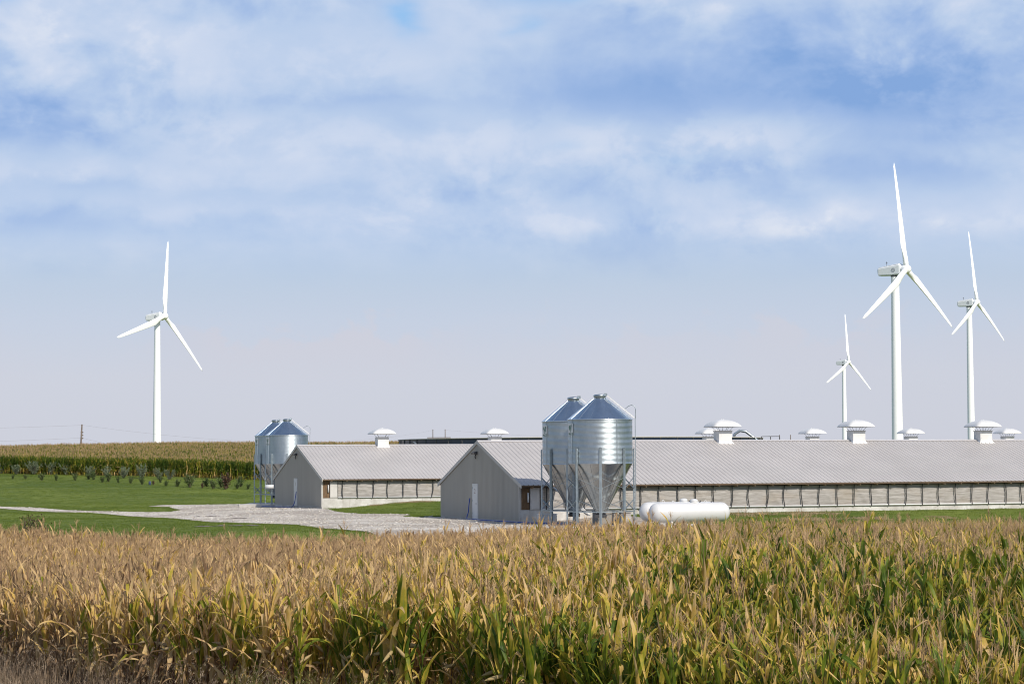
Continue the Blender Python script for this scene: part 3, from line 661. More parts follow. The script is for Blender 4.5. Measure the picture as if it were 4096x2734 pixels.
# ------------------------------------------------------------------ feed bins
BR = 1.80
def make_bin():
    root = empty('feed_bin'); ze, zb = 5.87, 3.42
    prof = [(BR+.012, zb)]; nw = 36
    for i in range(nw*4+1):
        t = i/(nw*4); prof.append((BR + .012*math.cos(2*math.pi*nw*t), zb+.01 + t*(ze-zb-.02)))
    mb = MB(); mb.lathe(prof, 72); body = mb.build('bin_wall', M['galv'], root)
    for k in range(8):
        a = R(22.5+45*k+8); mb = MB(); mb.bar((math.cos(a)*(BR+.016), math.sin(a)*(BR+.016), zb), (math.cos(a)*(BR+.016), math.sin(a)*(BR+.016), ze-.03), .05, .012)
        if k % 2 == 0: mb.build('seam', M['galv'], body)
    mb = MB(); mb.lathe([(BR+.06, ze-.01), (BR+.065, ze+.015), (BR+.02, ze+.03)], 72)
    nr = 64; prof = [(BR+.03, ze+.02), (.34, 7.08)]
    mb.lathe(prof, nr); cone = mb.build('cone_roof', M['cone'], root)
    for k in range(16):
        a = R(22.5*k+5); mb = MB(); mb.bar((math.cos(a)*(BR+.02), math.sin(a)*(BR+.02), ze+.035), (math.cos(a)*.35, math.sin(a)*.35, 7.082), .014, .006); mb.build('roof_rib', M['cone'], cone)
    mb = MB(); mb.lathe([(.33, 7.04), (.33, 7.17), (.36, 7.17), (.36, 7.22), (.30, 7.27), (.0, 7.30)], 28)
    cap = mb.build('fill_cap', M['galv'], root)
    mb = MB(); mb.box(.22, .42, -.09, .09, 7.19, 7.34); mb.bar((.3, 0, 7.3), (.56, 0, 7.1), .035); mb.build('lid_latch', M['galvleg'], cap)
    mb = MB(); mb.lathe([(BR-.0, zb+.01), (.30, .75), (.30, .62), (.22, .60)], 48); hp = mb.build('hopper', M['hopper'], root)
    for k in range(12):
        a = R(30*k+11); mb = MB(); mb.bar((math.cos(a)*(BR+.004), math.sin(a)*(BR+.004), zb), (math.cos(a)*.31, math.sin(a)*.31, .76), .03, .012); mb.build('hopper_seam', M['hopper'], hp)
    mb = MB(); mb.box(-.34, .34, -.34, .34, .42, .60); mb.build('outlet_boot', M['darkgrey'], root)
    # eight channel legs with two tiers of crossed braces
    RL = BR+.075
    P = lambda k, z: Vector((math.cos(R(45*k-90))*RL, math.sin(R(45*k-90))*RL, z))
    for k in range(8):
        a = R(45*k-90); n = Vector((math.cos(a), math.sin(a), 0)); t = Vector((-n.y, n.x, 0)); mb = MB()
        w, d, th = .075, .07, .008; prof = [(-w,-d),(-w,.0),(-w+th,-.0),(-w+th,-th),(-.02,-th),(-.02,.02),(.02,.02),(.02,-th),(w-th,-th),(w-th,0),(w,0),(w,-d)]
        prof = [(-w,-d+.01),(-w,0),(-.028,0),(-.02,.028),(.02,.028),(.028,0),(w,0),(w,-d+.01),(w-th,-d+.01),(w-th,-th),(-w+th,-th),(-w+th,-d+.01)]
        vs = [n*(RL+q)+t*p+Vector((0,0,z)) for z in (0.0, 4.27) for p, q in prof]; m_ = len(prof)
        mb.add(vs, [(i, (i+1) % m_, m_+(i+1) % m_, m_+i) for i in range(m_)] + [tuple(range(m_))[::-1], tuple(range(m_, 2*m_))]); leg = mb.build('leg', M['galvleg'], root)
        mb = MB(); mb.box(-.13, .13, -.13, .13, -.02, .012, Matrix.Translation(n*RL)); mb.build('foot_plate', M['galvleg'], leg)
        for za, zb_ in ((2.66, 2.03), (1.45, .86)):
            mb = MB(); mb.bar(P(k, za), P(k+1, zb_), .055, .012); mb.build('brace', M['galvleg'], root)
            mb = MB(); mb.bar(P(k, zb_)*Vector((.988,.988,1)) if False else Vector((P(k, zb_).x*.985, P(k, zb_).y*.985, zb_)), Vector((P(k+1, za).x*.985, P(k+1, za).y*.985, za)), .055, .012); mb.build('brace', M['galvleg'], root)
        mb = MB(); mb.bar(P(k, .78), P(k+1, .78), .05, .05); mb.build('girt', M['galvleg'], root)
    # ladder: up the leg on the right, over the eave and up the cone, with hoop rails
    lad = empty('ladder'); lad.parent = root
    x = BR+.16
    for s in (-.2, .2):
        mb = MB(); mb.bar((x, s, .3), (x, s, 5.95), .035, .03); mb.build('rail', M['galvleg'], lad)
        mb = MB(); mb.bar((x-.04, s, 5.97), (.42, s, 7.20), .035, .05); mb.build('rail', M['white'], lad)
        mb = MB(); mb.tube([(x+.01, s, 5.9), (x+.03, s, 6.45), (x-.04, s, 6.62), (x-.2, s, 6.68), (x-.36, s, 6.62), (x-.62, s, 6.42)], .014, 6); mb.build('hoop', M['galvleg'], lad)
    for i in range(19):
        z = .45+i*.295; mb = MB(); mb.bar((x, -.2, z), (x, .2, z), .022); mb.build('rung', M['galvleg'], lad)
    for i in range(8):
        t = (i+.6)/8.4; p = Vector((x-.04, 0, 5.99)).lerp(Vector((.42, 0, 7.22)), t); mb = MB(); mb.bar(p+Vector((0,-.2,0)), p+Vector((0,.2,0)), .022); mb.build('rung', M['galvleg'], lad)
    # maker's plate: white square with green emblem and letters, wrapped on the upper left
    pl = MB(); nseg = 6; a0, a1 = R(-90-76), R(-90-55); vs = []
    for i in range(nseg+1):
        a = a0+(a1-a0)*i/nseg; r_ = BR+.017
        vs += [(math.cos(a)*r_, math.sin(a)*r_, 5.02), (math.cos(a)*r_, math.sin(a)*r_, 5.66)]
    pl.add(vs, [(2*i, 2*i+2, 2*i+3, 2*i+1) for i in range(nseg)], True); plate = pl.build('sign_plate', M['white'], root)
    def wrap(pts2, name):
        # pts2: list of polygons in plate coordinates (-.5..5 wide, 0..1 high)
        mb = MB()
        for poly in pts2:
            vs = []
            for p, q in poly:
                a = (a0+a1)/2 + p*(a1-a0)*.95; r_ = BR+.0215; vs.append((math.cos(a)*r_, math.sin(a)*r_, 5.02+q*.64))
            mb.add(vs, [tuple(range(len(vs)))])
        mb.build(name, M['green_print'], plate)
    wrap([[(-.32,.84),(-.14,.84),(.02,.50),(-.10,.36),(-.20,.50)], [(.30,.88),(.06,.86),(.04,.62),(.10,.44),(.0,.38),(.12,.32),(.26,.56),(.36,.74)], [(-.06,.34),(.10,.30),(.04,.24),(-.04,.26)], [(-.36,.74),(-.28,.70),(-.30,.60),(-.37,.62)]], 'emblem')
    L = []
    def stroke(x0, y0, x1, y1, w=.028):
        dx, dy = x1-x0, y1-y0; l = math.hypot(dx, dy); nx, ny = -dy/l*w, dx/l*w; L.append([(x0-nx,y0-ny),(x1-nx,y1-ny),(x1+nx,y1+ny),(x0+nx,y0+ny)])
    X0 = -.42
    def T(lines, x):
        for l in lines: stroke(x+l[0]*.14, .05+l[1]*.13, x+l[2]*.14, .05+l[3]*.13)
    T([(0,1,.5,0),(.5,0,1,1)], X0); T([(0,0,.5,1),(.5,1,1,0),(.25,.35,.75,.35)], X0+.175); T([(0,1,0,0),(0,0,.9,0)], X0+.36)
    T([(1,1,.1,1),(.1,1,.1,0),(.1,0,1,0)], X0+.52); T([(0,0,0,1),(0,1,1,1),(1,1,1,0),(1,0,0,0)], X0+.70)
    wrap(L, 'lettering')
    return root
def place_bin(first, o, px, Y, zg, rz):
    b = first if o is None else copy_tree(first)
    p = at(px, 1800, Y); b.location = (p.x, p.y, zg); b.rotation_euler = (0, 0, rz); return b
bin0 = make_bin()
G = 'galvanised feed bins on legs beside the barns'
place_bin(bin0, None, 2400.7, 123.0, .06, R(-2)); tag(bin0, 'front right feed bin of the larger pair, galvanised, beside the near barn', 'feed bin', G)
b = place_bin(bin0, 1, 2295, 127.0, .04, R(-2)); tag(b, 'rear left feed bin of the larger pair, galvanised, half hidden by its twin', 'feed bin', G)
b = place_bin(bin0, 1, 1148, 190.0, .2, R(6)); tag(b, 'front right feed bin of the smaller pair, galvanised, behind the farther barn', 'feed bin', G)
b = place_bin(bin0, 1, 1102.5, 194.0, .2, R(6)); tag(b, 'rear left feed bin of the smaller pair, galvanised, half hidden by its twin', 'feed bin', G)
# pads, fill tubes, boxes
def pad(x0, x1, y0, y1, z, label):
    mb = MB(); mb.box(x0, x1, y0, y1, -.6, z); o = mb.build('concrete_pad', M['concrete']); tag(o, label, 'concrete pad'); return o
pad(1.2, 7.2, 120.6, 129.4, .045, 'concrete pad under the larger pair of feed bins')
pad(-23.2, -17.0, 187.4, 196.6, .195, 'concrete pad under the smaller pair of feed bins')
for i, dx in enumerate((0, .28)):
    mb = MB(); p0 = Vector((4.3+dx*.4, 127.2, .55)); p1 = Vector((bl2w(B2, 2.0+dx, -.15, 2.15)))
    mb.tube([p0, p1], .06, 10); o = mb.build('feed_tube', M['white']); tag(o, ('left' if i == 0 else 'right') + ' of two white slanting feed tubes from the bins to the near barn', 'feed tube', 'white feed tubes')
def cabinet(name, x, y, z0, w, d, h, rz, mat, label, cat):
    e = empty(name, (x, y, z0), rz); tag(e, label, cat)
    mb = MB(); mb.box(-w/2, w/2, -d/2, d/2, 0, h); o = mb.build('case', mat, e)
    bm = bmesh.new(); bm.from_mesh(o.data); bmesh.ops.bevel(bm, geom=bm.edges[:], offset=.025, segments=2, affect='EDGES'); bm.to_mesh(o.data); bm.free()
    mb = MB(); mb.box(-w/2-.02, w/2+.02, -d/2-.02, d/2+.02, h+.002, h+.05); mb.build('lid', mat, e)
    mb = MB(); mb.box(-w/2+.06, w/2-.06, -d/2-.012, -d/2-.002, .06, h-.06); mb.build('front_panel', mat, e)
    return e
cabinet('utility_box', 2.0, 129.6, -.02, 1.05, .5, .55, AL, M['white'], 'small white box on the ground at the near barn corner', 'utility box')
cabinet('motor_housing', 5.2, 124.9, .05, 1.2, .9, .72, AL, plain('housing_grey', (.24,.22,.20), .6), 'grey housing box under the hoppers of the larger feed bins', 'housing')
cabinet('utility_box', 6.4, 126.6, .05, .6, .5, .62, AL, M['curtain'], 'tan box behind the larger feed bins near the long wall', 'utility box')
# small meter box and red-tipped drum on the far bins' leg
mb = MB(); p = at(1078, 1946, 188.0); mb.tube([(p.x-.35, p.y, p.z), (p.x+.35, p.y, p.z)], .19, 14); o = mb.build('feed_motor', M['white']); tag(o, 'white drum shaped motor hung between legs of the smaller feed bins', 'motor')
# hoses
def hose(pts, r_, label, mat=M['bluehose']):
    ps = [Vector(p) for p in pts]; out = []
    for i in range(len(ps)-1):
        a, b, c, d = ps[max(i-1,0)], ps[i], ps[i+1], ps[min(i+2, len(ps)-1)]
        for k in range(6):
            t = k/6; out.append(.5*((2*b)+(c-a)*t+(2*a-5*b+4*c-d)*t*t+(3*b-a-3*c+d)*t**3))
    out.append(ps[-1]); mb = MB(); mb.tube(out, r_, 6); o = mb.build('hose', mat); tag(o, label, 'hose', 'hoses at the barn doors')
def gv(b, u, v): p = bl2w(b, u, v); return Vector((p.x, p.y, gz(p.x, p.y)+.07))
hose([bl2w(B2, -.08, 9.05, 1.35), bl2w(B2, -.12, 9.1, 1.0), bl2w(B2, -.15, 9.15, .5), gv(B2, -.3, 9.0), gv(B2, -.5, 7.5), gv(B2, -.7, 5), gv(B2, -.6, 2), gv(B2, -.5, -1), gv(B2, 0, -4), gv(B2, 1, -7)], .03, 'blue hose hanging beside the door marked 2 and along the ground')
hose([bl2w(B1, -.08, 7.75, 1.2), bl2w(B1, -.14, 7.8, .7), bl2w(B1, -.2, 7.9, .25), gv(B1, -.35, 8.2), gv(B1, -.4, 10), gv(B1, -.5, 13), gv(B1, -.6, 16), gv(B1, -1.5, 19)], .03, "blue hose running from the farther barn's door towards its feed bins")

# ------------------------------------------------------------------ propane tanks
def make_tank():
    root = empty('propane_tank'); mb = MB(); r0, hl = .52, 1.80; prof = []
    for i in range(9): a = math.pi/2*i/8; prof.append((r0*math.sin(a), -hl-.46*math.cos(a)))
    prof += [(r0, -hl+.25*k) for k in range(1, 15)]
    for i in range(9): a = math.pi/2*i/8; prof.append((r0*math.cos(a), hl+.46*math.sin(a)))
    mb.lathe([(max(p[0], .001), p[1]) for p in prof], 32, Matrix.Translation((0,0,.88)) @ Matrix.Rotation(math.pi/2, 4, 'Y')); sh = mb.build('shell', M['white'], root)
    for s in (-1, 1):
        mb = MB(); mb.lathe([(r0+.004, s*hl-.012), (r0+.004, s*hl+.012)], 32, Matrix.Translation((0,0,.88)) @ Matrix.Rotation(math.pi/2, 4, 'Y')); mb.build('weld_seam', M['white'], sh)
        mb = MB(); mb.box(s*1.15-.06, s*1.15+.06, -.34, .34, .0, .42); mb.build('saddle', M['white'], root)
        mb = MB(); mb.tube([(s*.92+math.cos(t)*.065, 0, 1.43+math.sin(t)*.065) for t in np.linspace(0, 2*math.pi, 13)], .018, 6); mb.build('lifting_lug', M['white'], root)
    mb = MB(); mb.lathe([(.215, 1.36), (.215, 1.47), (.20, 1.53), (.13, 1.575), (.001, 1.59)], 24, Matrix.Translation((.26,0,0))); dm = mb.build('valve_dome', M['white'], root)
    mb = MB(); mb.lathe([(.228, 1.455), (.228, 1.475)], 24, Matrix.Translation((.26,0,0))); mb.build('dome_band', M['white'], dm)
    for x in (.60, 1.25):
        mb = MB(); mb.tube([(x,0,1.38),(x,0,1.46)], .035, 8); mb.build('fitting', M['darkgrey'], root)
    return root
t0 = make_tank()
p = at(2758, 2075, 116.5); t0.location = (p.x, p.y, .02); t0.rotation_euler = (0,0,AL*.9); tag(t0, 'white propane tank in front, long and horizontal, right of the larger feed bins', 'propane tank', 'white propane tanks')
t1 = copy_tree(t0); p = at(2717, 2075, 118.6); t1.location = (p.x, p.y, .02); tag(t1, 'rear white propane tank, mostly hidden, its rounded left end showing', 'propane tank')

# ------------------------------------------------------------------ slurry tank behind the barns
def slurry():
    cx, cy, r0, zt = 9.2, 300.0, 24.6, 6.75
    root = empty('slurry_tank', (cx, cy, gz(cx, cy))); z0 = gz(cx, cy); H = zt-z0
    tag(root, 'dark blue round slurry storage tank rising behind the barn roofs', 'storage tank')
    n = 64; ring = 4
    for k in range(n):
        a, b = 2*math.pi*k/n, 2*math.pi*(k+1)/n
        if math.sin((a+b)/2) > .25 and k % 1 == 0 and False: continue
        mb = MB(); vs = []
        for q in range(4):
            t = a+(b-a)*q/3
            for z in (0, H): vs.append((math.cos(t)*r0, math.sin(t)*r0, z))
        mb.add(vs, [(2*i, 2*i+2, 2*i+3, 2*i+1) for i in range(3)]); pn = mb.build('panel', M['tank_blue'], root)
        mb = MB(); mb.bar((math.cos(a)*(r0+.03), math.sin(a)*(r0+.03), 0), (math.cos(a)*(r0+.03), math.sin(a)*(r0+.03), H), .12, .05); mb.build('seam', M['darkgrey'], pn)
    mb = MB(); mb.lathe([(r0-.1, H-.02), (r0+.14, H-.02), (r0+.14, H+.10), (r0-.1, H+.10)], 96); mb.build('rim', M['trim'], root)
    mb = MB(); mb.lathe([(.01, H*.55), (r0-.02, H*.55)], 48); mb.build('slurry_surface', M['soil'], root)
    # white bird emblem on the side
    a = R(207); M4 = Matrix.Translation((math.cos(a)*(r0+.10), math.sin(a)*(r0+.10), H-.58)) @ Matrix.Rotation(a+math.pi/2, 4, 'Z') @ Matrix.Rotation(math.pi/2, 4, 'X')
    mb = MB(); poly = [(-.75,.30),(-.35,.50),(.10,.48),(.50,.20),(.68,-.25),(.30,-.30),(.05,-.05),(-.15,.05),(-.02,.20),(-.30,.34)]
    mb.add([(x*1.05, y*.62, 0) for x, y in poly], [tuple(range(len(poly)))], False, M4); mb.build('emblem', M['white'], root)
    # fill pipe and platform on the right-hand rim
    a = R(-8); px, py = math.cos(a)*r0, math.sin(a)*r0
    mb = MB(); mb.tube([(px-4.6, py-6, H-.6), (px-4.3, py-6, H+.5), (px-3.6, py-6, H+.95), (px-2.8, py-6, H+.8), (px-1.6, py-6, H-.1), (px-.9, py-6, H-.9)], .18, 8); mb.build('fill_pipe', M['galvleg'], root)
    pf = MB(); pf.box(px-.9, px+1.5, py-7, py-5, H-1.1, H-1.0); pf.box(px-.9, px-.8, py-7, py-6.9, 0, H-1.1); pf.box(px+1.4, px+1.5, py-7, py-6.9, 0, H-1.1); po = pf.build('platform', M['darkgrey'], root)
    for x in (px-.9, px+.3, px+1.5):
        mb = MB(); mb.bar((x, py-7, H-1), (x, py-7, H+.15), .09); mb.build('railing_post', M['darkgrey'], po)
    mb = MB(); mb.bar((px-.9, py-7, H+.15), (px+1.5, py-7, H+.15), .08); mb.build('handrail', M['darkgrey'], po)
slurry()

# ------------------------------------------------------------------ wind turbines
def blade_mesh():
    # root cylinder to airfoil; local: z along the blade, x chord, y thickness; length 1 = 37.5 m scale applied on the object
    mb = MB(); n = 14; st = []
    for k in range(26):
        t = k/25; r_ = .9+t*36.6
        if t < .05: ch, th, tw = 1.9, 1.9, 0
        elif t < .20: q = (t-.05)/.15; q = q*q*(3-2*q); ch, th, tw = 1.9+1.25*q, 1.9-1.15*q, .35*q
        else: q = min(1.0, (t-.20)/.80); ch = 3.15*(1-q)**.85+.9*q; th = .75*(1-q)**1.1+.09; tw = .35*(1-q)**1.3
        if t > .965: ch *= max(.12, max(0.0, 1-(t-.965)/.035)**.5)
        blend = min(1, max(0, (t-.05)/.15)); st.append((r_, ch, th, tw, blend))
    vs = []
    for r_, ch, th, tw, bl in st:
        for j in range(n):
            w = 2*math.pi*j/n; cx, cy = math.cos(w), math.sin(w)
            x = cx*ch/2; y = cy*th/2*(1-bl*.6*(-cx*.5+.5) if cx < 0 else 1)
            if bl > 0: x = x - bl*.20*ch; 
            tw = -(tw*.6+.10*bl)
            X = x*math.cos(tw)-y*math.sin(tw); Y = x*math.sin(tw)+y*math.cos(tw)
            bend = .9*((r_/37.5)**2)
            vs.append((X, Y+bend, r_))
    m_ = len(st); fs = [(i*n+j, i*n+(j+1)%n, (i+1)*n+(j+1)%n, (i+1)*n+j) for i in range(m_-1) for j in range(n)]
    fs += [tuple(range(n))[::-1], tuple((m_-1)*n+j for j in range(n))]
    mb.add(vs, fs, True); return mb.mesh('blade', M['turbine'])
BLM = blade_mesh()
def make_turbine(hub, Y, Rpx, yaw, delta, label, tilt=5.0, basez=-2.0):
    """hub: photo pixel of the hub; yaw: angle of the rotor axis from the line to the camera, towards the right"""
    s = (Rpx/FPX*Y)/37.5; P = at(hub[0], hub[1], Y)
    a = math.atan2(P.x, P.y); phi = yaw-a                        # axis heading (sin phi, -cos phi)
    ax = Vector((math.sin(phi), -math.cos(phi), 0)); back = -ax
    base = P + back*(4.4*s); base.z = 0
    root = empty('wind_turbine', (base.x, base.y, 0)); tag(root, label, 'wind turbine', 'white three bladed wind turbines')
    hz = P.z; top = hz-1.9*s
    mb = MB(); rb, rt = 2.05*s, 1.36*s; k = 14
    mb.lathe([(rb+(rt-rb)*(i/k), basez+(top-basez)*i/k) for i in range(k+1)], 40); tw = mb.build('tower', M['turbine'], root)
    for q in (.36, .68):
        zz = basez+(top-basez)*q; rr = rb+(rt-rb)*q; mb = MB(); mb.lathe([(rr+.004, zz-.12), (rr+.015, zz), (rr+.004, zz+.12)], 40); mb.build('flange', M['turbine'], tw)
    mb = MB(); mb.lathe([(rt+.12, top-.5*s), (rt+.12, top+.1*s)], 32); mb.build('yaw_ring', M['darkgrey'], tw)
    # nacelle in axis coordinates: x along the axis to the hub
    Qz = Matrix.Rotation(math.atan2(ax.y, ax.x), 4, 'Z'); Q = Matrix.Translation((0, 0, hz)) @ Qz @ Matrix.Rotation(-R(1.5), 4, 'Y')
    nm = MB(); secs = [(-6.3, .95, -.9, .75), (-5.8, 1.35, -1.7, 1.05), (-1.0, 1.55, -1.95, 1.45), (2.3, 1.6, -1.9, 1.75), (2.75, 1.45, -1.6, 1.55)]
    vs = []
    for x, w, zl, zh in secs:
        cw = .88
        vs += [(x,-w*cw,zl),(x,w*cw,zl),(x,w,zl+.35),(x,w,zh-.45),(x,w*cw*.9,zh),(x,-w*cw*.9,zh),(x,-w,zh-.45),(x,-w,zl+.35)]
    m_ = 8; fs = [(i*m_+j, i*m_+(j+1)%m_, (i+1)*m_+(j+1)%m_, (i+1)*m_+j) for i in range(len(secs)-1) for j in range(m_)] + [tuple(range(8))[::-1], tuple(32+j for j in range(8))]
    nm.add([Vector(v)*s for v in vs], fs, False, Q); nac = nm.build('nacelle', M['nacelle'], root)
    mb = MB(); mb.add([Vector(v)*s for v in [(-5.6,-1.2,1.06),(-5.6,1.2,1.06),(2.2,1.4,1.76),(2.2,-1.4,1.76),(-5.6,-1.0,1.2),(-5.6,1.0,1.2),(2.2,1.2,1.95),(2.2,-1.2,1.95)]], [(3,2,1,0),(4,5,6,7),(0,1,5,4),(1,2,6,5),(2,3,7,6),(3,0,4,7)], False, Q); mb.build('roof_hood', M['turbine'], nac)
    mb = MB(); mb.tube([Q @ (Vector((-3.1,0,1.2))*s), Q @ (Vector((-3.1,0,3.1))*s)], .07*s, 6); mb.tube([Q @ (Vector((-3.4,0,2.6))*s), Q @ (Vector((-2.8,0,2.6))*s)], .10*s, 6); mb.build('weather_mast', M['darkgrey'], nac)
    # round maker's emblem on the camera side: ring with a curled monogram
    mb = MB(); 
    def ring(ro, ri, cx=0, cz=0, seg=28, a0=0, a1=2*math.pi):
        vs = []
        for i in range(seg+1):
            t = a0+(a1-a0)*i/seg; vs += [(cx+math.cos(t)*ro, cz+math.sin(t)*ro), (cx+math.cos(t)*ri, cz+math.sin(t)*ri)]
        mb.add([Q @ (Vector((.1+v[0], -1.63, -.2+v[1]))*s) for v in vs], [(2*i, 2*i+2, 2*i+3, 2*i+1) for i in range(seg)])
    ring(.72, .60)
    for k in range(4): ring(.24, .15, .27*math.cos(R(45+90*k)),     .27*math.sin(R(45+90*k)), 14, R(45+90*k)-2.4, R(45+90*k)+2.4)
    mb.build('emblem', M['grey_print'], nac)
    # hub with spinner, then three blades
    hc = Matrix.Translation((P.x-base.x, P.y-base.y, hz)) @ Qz @ Matrix.Rotation(-R(tilt), 4, 'Y')
    mb = MB(); mb.lathe([(1.42*s, -1.6*s), (1.55*s, -.9*s), (1.62*s, 0), (1.45*s, .75*s), (1.05*s, 1.35*s), (.5*s, 1.68*s), (.01, 1.75*s)], 28, hc @ Matrix.Rotation(math.pi/2, 4, 'Y')); hub_o = mb.build('hub', M['turbine'], root)
    for k in range(3):
        th = R(delta+120*k)      # clockwise seen from the front, 0 = up
        o = bpy.data.objects.new('blade', BLM); C.objects.link(o); o.parent = root
        # blade frame: z radial, y along wind (towards the hub front = +axis -> -y), x tangential
        rad = Vector((0, math.sin(th), math.cos(th))); axl = Vector((1,0,0)); 
        if True:
            rad = Vector((0, math.sin(th), math.cos(th)))
        yv = -axl; xv = yv.cross(rad)
        B = Matrix((( xv.x, yv.x, rad.x, 0), (xv.y, yv.y, rad.y, 0), (xv.z, yv.z, rad.z, 0), (0,0,0,1)))
        o.matrix_local = hc @ B @ Matrix.Scale(s, 4)
    return root
D = 4096/2349.0
make_turbine((378*D, 725*D), 962*1.107, 183*D, R(52.4), 12.0, 'wind turbine alone on the left, standing beyond the hilltop cornfield')
make_turbine((2079*D, 617*D), 690*1.107, 250*D, R(62), .2, 'largest and brightest wind turbine, right of centre behind the near barn')
make_turbine((2241*D, 693*D), 1070*1.107, 166*D, R(65.5), .8, 'rightmost wind turbine, of middle size, close to the frame edge')
make_turbine((1947*D, 830*D), 1529*1.107, 113*D, R(59), 3.8, 'smallest and farthest wind turbine, left of the largest one')

# ------------------------------------------------------------------ power poles and lines
def h_frame(px, py_top, Y, label, w=5.0, extra=8.0):
    p = at(px, py_top, Y); z0 = min(gz(p.x, p.y), 0); H = p.z-z0
    e = empty('power_pole', (p.x, p.y, z0)); tag(e, label, 'power pole', 'distant wooden power poles')
    for s in (-.5, .5):
        mb = MB(); mb.tube([(s*w,0,0),(s*w,0,H)], [.24,.16], 8); mb.build('post', M['pole'], e)
        for q in (-1, 1):
            mb = MB(); mb.tube([(s*w+q*w*.42,0,H-4.6),(s*w+q*w*.42,0,H-3.4)], .10, 6); mb.build('insulator', M['galvleg'], e)
    mb = MB(); mb.bar((-w*.95,0,H-3.4),(w*.95,0,H-3.4), .3, .35); mb.build('crossarm', M['pole'], e)
    for s in (-1, 1):
        mb = MB(); mb.bar((s*w*.5,0,H-6.5),(s*w*.93,0,H-3.5), .14); mb.build('strut', M['pole'], e)
    return Vector((p.x, p.y, z0+H-4.5)), w
hA = h_frame(1756, 1716, 900, 'H shaped double power pole above the farther barn roof')
hB = h_frame(3140, 1738, 1000, 'H shaped double power pole above the near barn roof, left of a vent')
p = at(328, 1696, 520); z0 = gz(p.x, p.y); e = empty('power_pole', (p.x, p.y, z0)); tag(e, 'single leaning wooden power pole behind the hilltop corn at left', 'power pole', 'distant wooden power poles'); H = p.z-z0
mb = MB(); mb.tube([(-.55,0,0),(0,0,H)], [.26,.17], 8); mb.build('post', M['pole'], e)
for dz in (1.9, 2.6, 3.3):
    mb = MB(); mb.bar((-.3,0,H-dz),(.3,0,H-dz), .3, .3); mb.build('insulator', M['pole'], e)
pl = Vector(p)
def wire(a, b, sag, label, r_=.011):
    a, b = Vector(a), Vector(b); mb = MB(); n = 14
    mb.tube([a.lerp(b, t/n)-Vector((0,0,sag*4*(t/n)*(1-t/n))) for t in range(n+1)], r_, 4, False); o = mb.build('power_line', M['pole']); tag(o, label, 'power line', 'thin distant power lines')
wire(pl+Vector((-90,-10,.2)), pl+Vector((0,0,-.2)), 1.0, 'topmost thin wire left of the single power pole'); wire(pl+Vector((-90,-10,-4.0)), pl+Vector((0,0,-3.2)), .8, 'lower thin wire left of the single power pole')
wire(pl+Vector((0,0,-.2)), hA[0]+Vector((-2,0,4.2)), 4.5, 'topmost thin wire between single pole and H shaped pole'); wire(pl+Vector((0,0,-3.2)), hA[0]+Vector((-2,0,0)), 9, 'lower thin wire between single pole and H shaped pole', .012)
wire(hA[0]+Vector((2,0,4.2)), hB[0]+Vector((-2,0,4.2)), 2.5, 'topmost thin wire between the two H shaped poles', .013); wire(hB[0]+Vector((2,0,1)), hB[0]+Vector((190,40,2)), 3, 'thin wire running right from the right hand H shaped pole', .013)

# ------------------------------------------------------------------ scatter with geometry nodes (uncountable cover only)
def proto_collection(name, meshes):
    col = bpy.data.collections.new(name)
    for i, me in enumerate(meshes):
        col.objects.link(bpy.data.objects.new('%s_%02d' % (name, i), me))
    return col
def scatter(name, pts, rots, scl, idx, col, label=None):
    me = bpy.data.meshes.new(name); n = len(pts)
    me.from_pydata(np.asarray(pts).tolist(), [], [])
    me.attributes.new('rot', 'FLOAT_VECTOR', 'POINT').data.foreach_set('vector', np.asarray(rots, np.float32).ravel())
    me.attributes.new('scl', 'FLOAT_VECTOR', 'POINT').data.foreach_set('vector', np.asarray(scl, np.float32).ravel())
    me.attributes.new('idx', 'INT', 'POINT').data.foreach_set('value', np.asarray(idx, np.int32))
    o = link(name, me); tag(o, label, None, None, 'stuff')
    ng = bpy.data.node_groups.new(name, 'GeometryNodeTree')
    ng.interface.new_socket('Geometry', in_out='INPUT', socket_type='NodeSocketGeometry'); ng.interface.new_socket('Geometry', in_out='OUTPUT', socket_type='NodeSocketGeometry')
    gi = ng.nodes.new('NodeGroupInput'); go = ng.nodes.new('NodeGroupOutput')
    ci = ng.nodes.new('GeometryNodeCollectionInfo'); ci.inputs[0].default_value = col; ci.inputs[1].default_value = True; ci.inputs[2].default_value = True
    def na(nm, t):
        a = ng.nodes.new('GeometryNodeInputNamedAttribute'); a.data_type = t; a.inputs[0].default_value = nm; return a.outputs[0]
    ip = ng.nodes.new('GeometryNodeInstanceOnPoints'); ip.inputs['Pick Instance'].default_value = True
    er = ng.nodes.new('FunctionNodeEulerToRotation')
    L = ng.links.new
    L(gi.outputs[0], ip.inputs['Points']); L(ci.outputs[0], ip.inputs['Instance']); L(na('idx', 'INT'), ip.inputs['Instance Index'])
    L(na('rot', 'FLOAT_VECTOR'), er.inputs[0]); L(er.outputs[0], ip.inputs['Rotation']); L(na('scl', 'FLOAT_VECTOR'), ip.inputs['Scale']); L(ip.outputs[0], go.inputs[0])
    md = o.modifiers.new('scatter', 'NODES'); md.node_group = ng
    return o
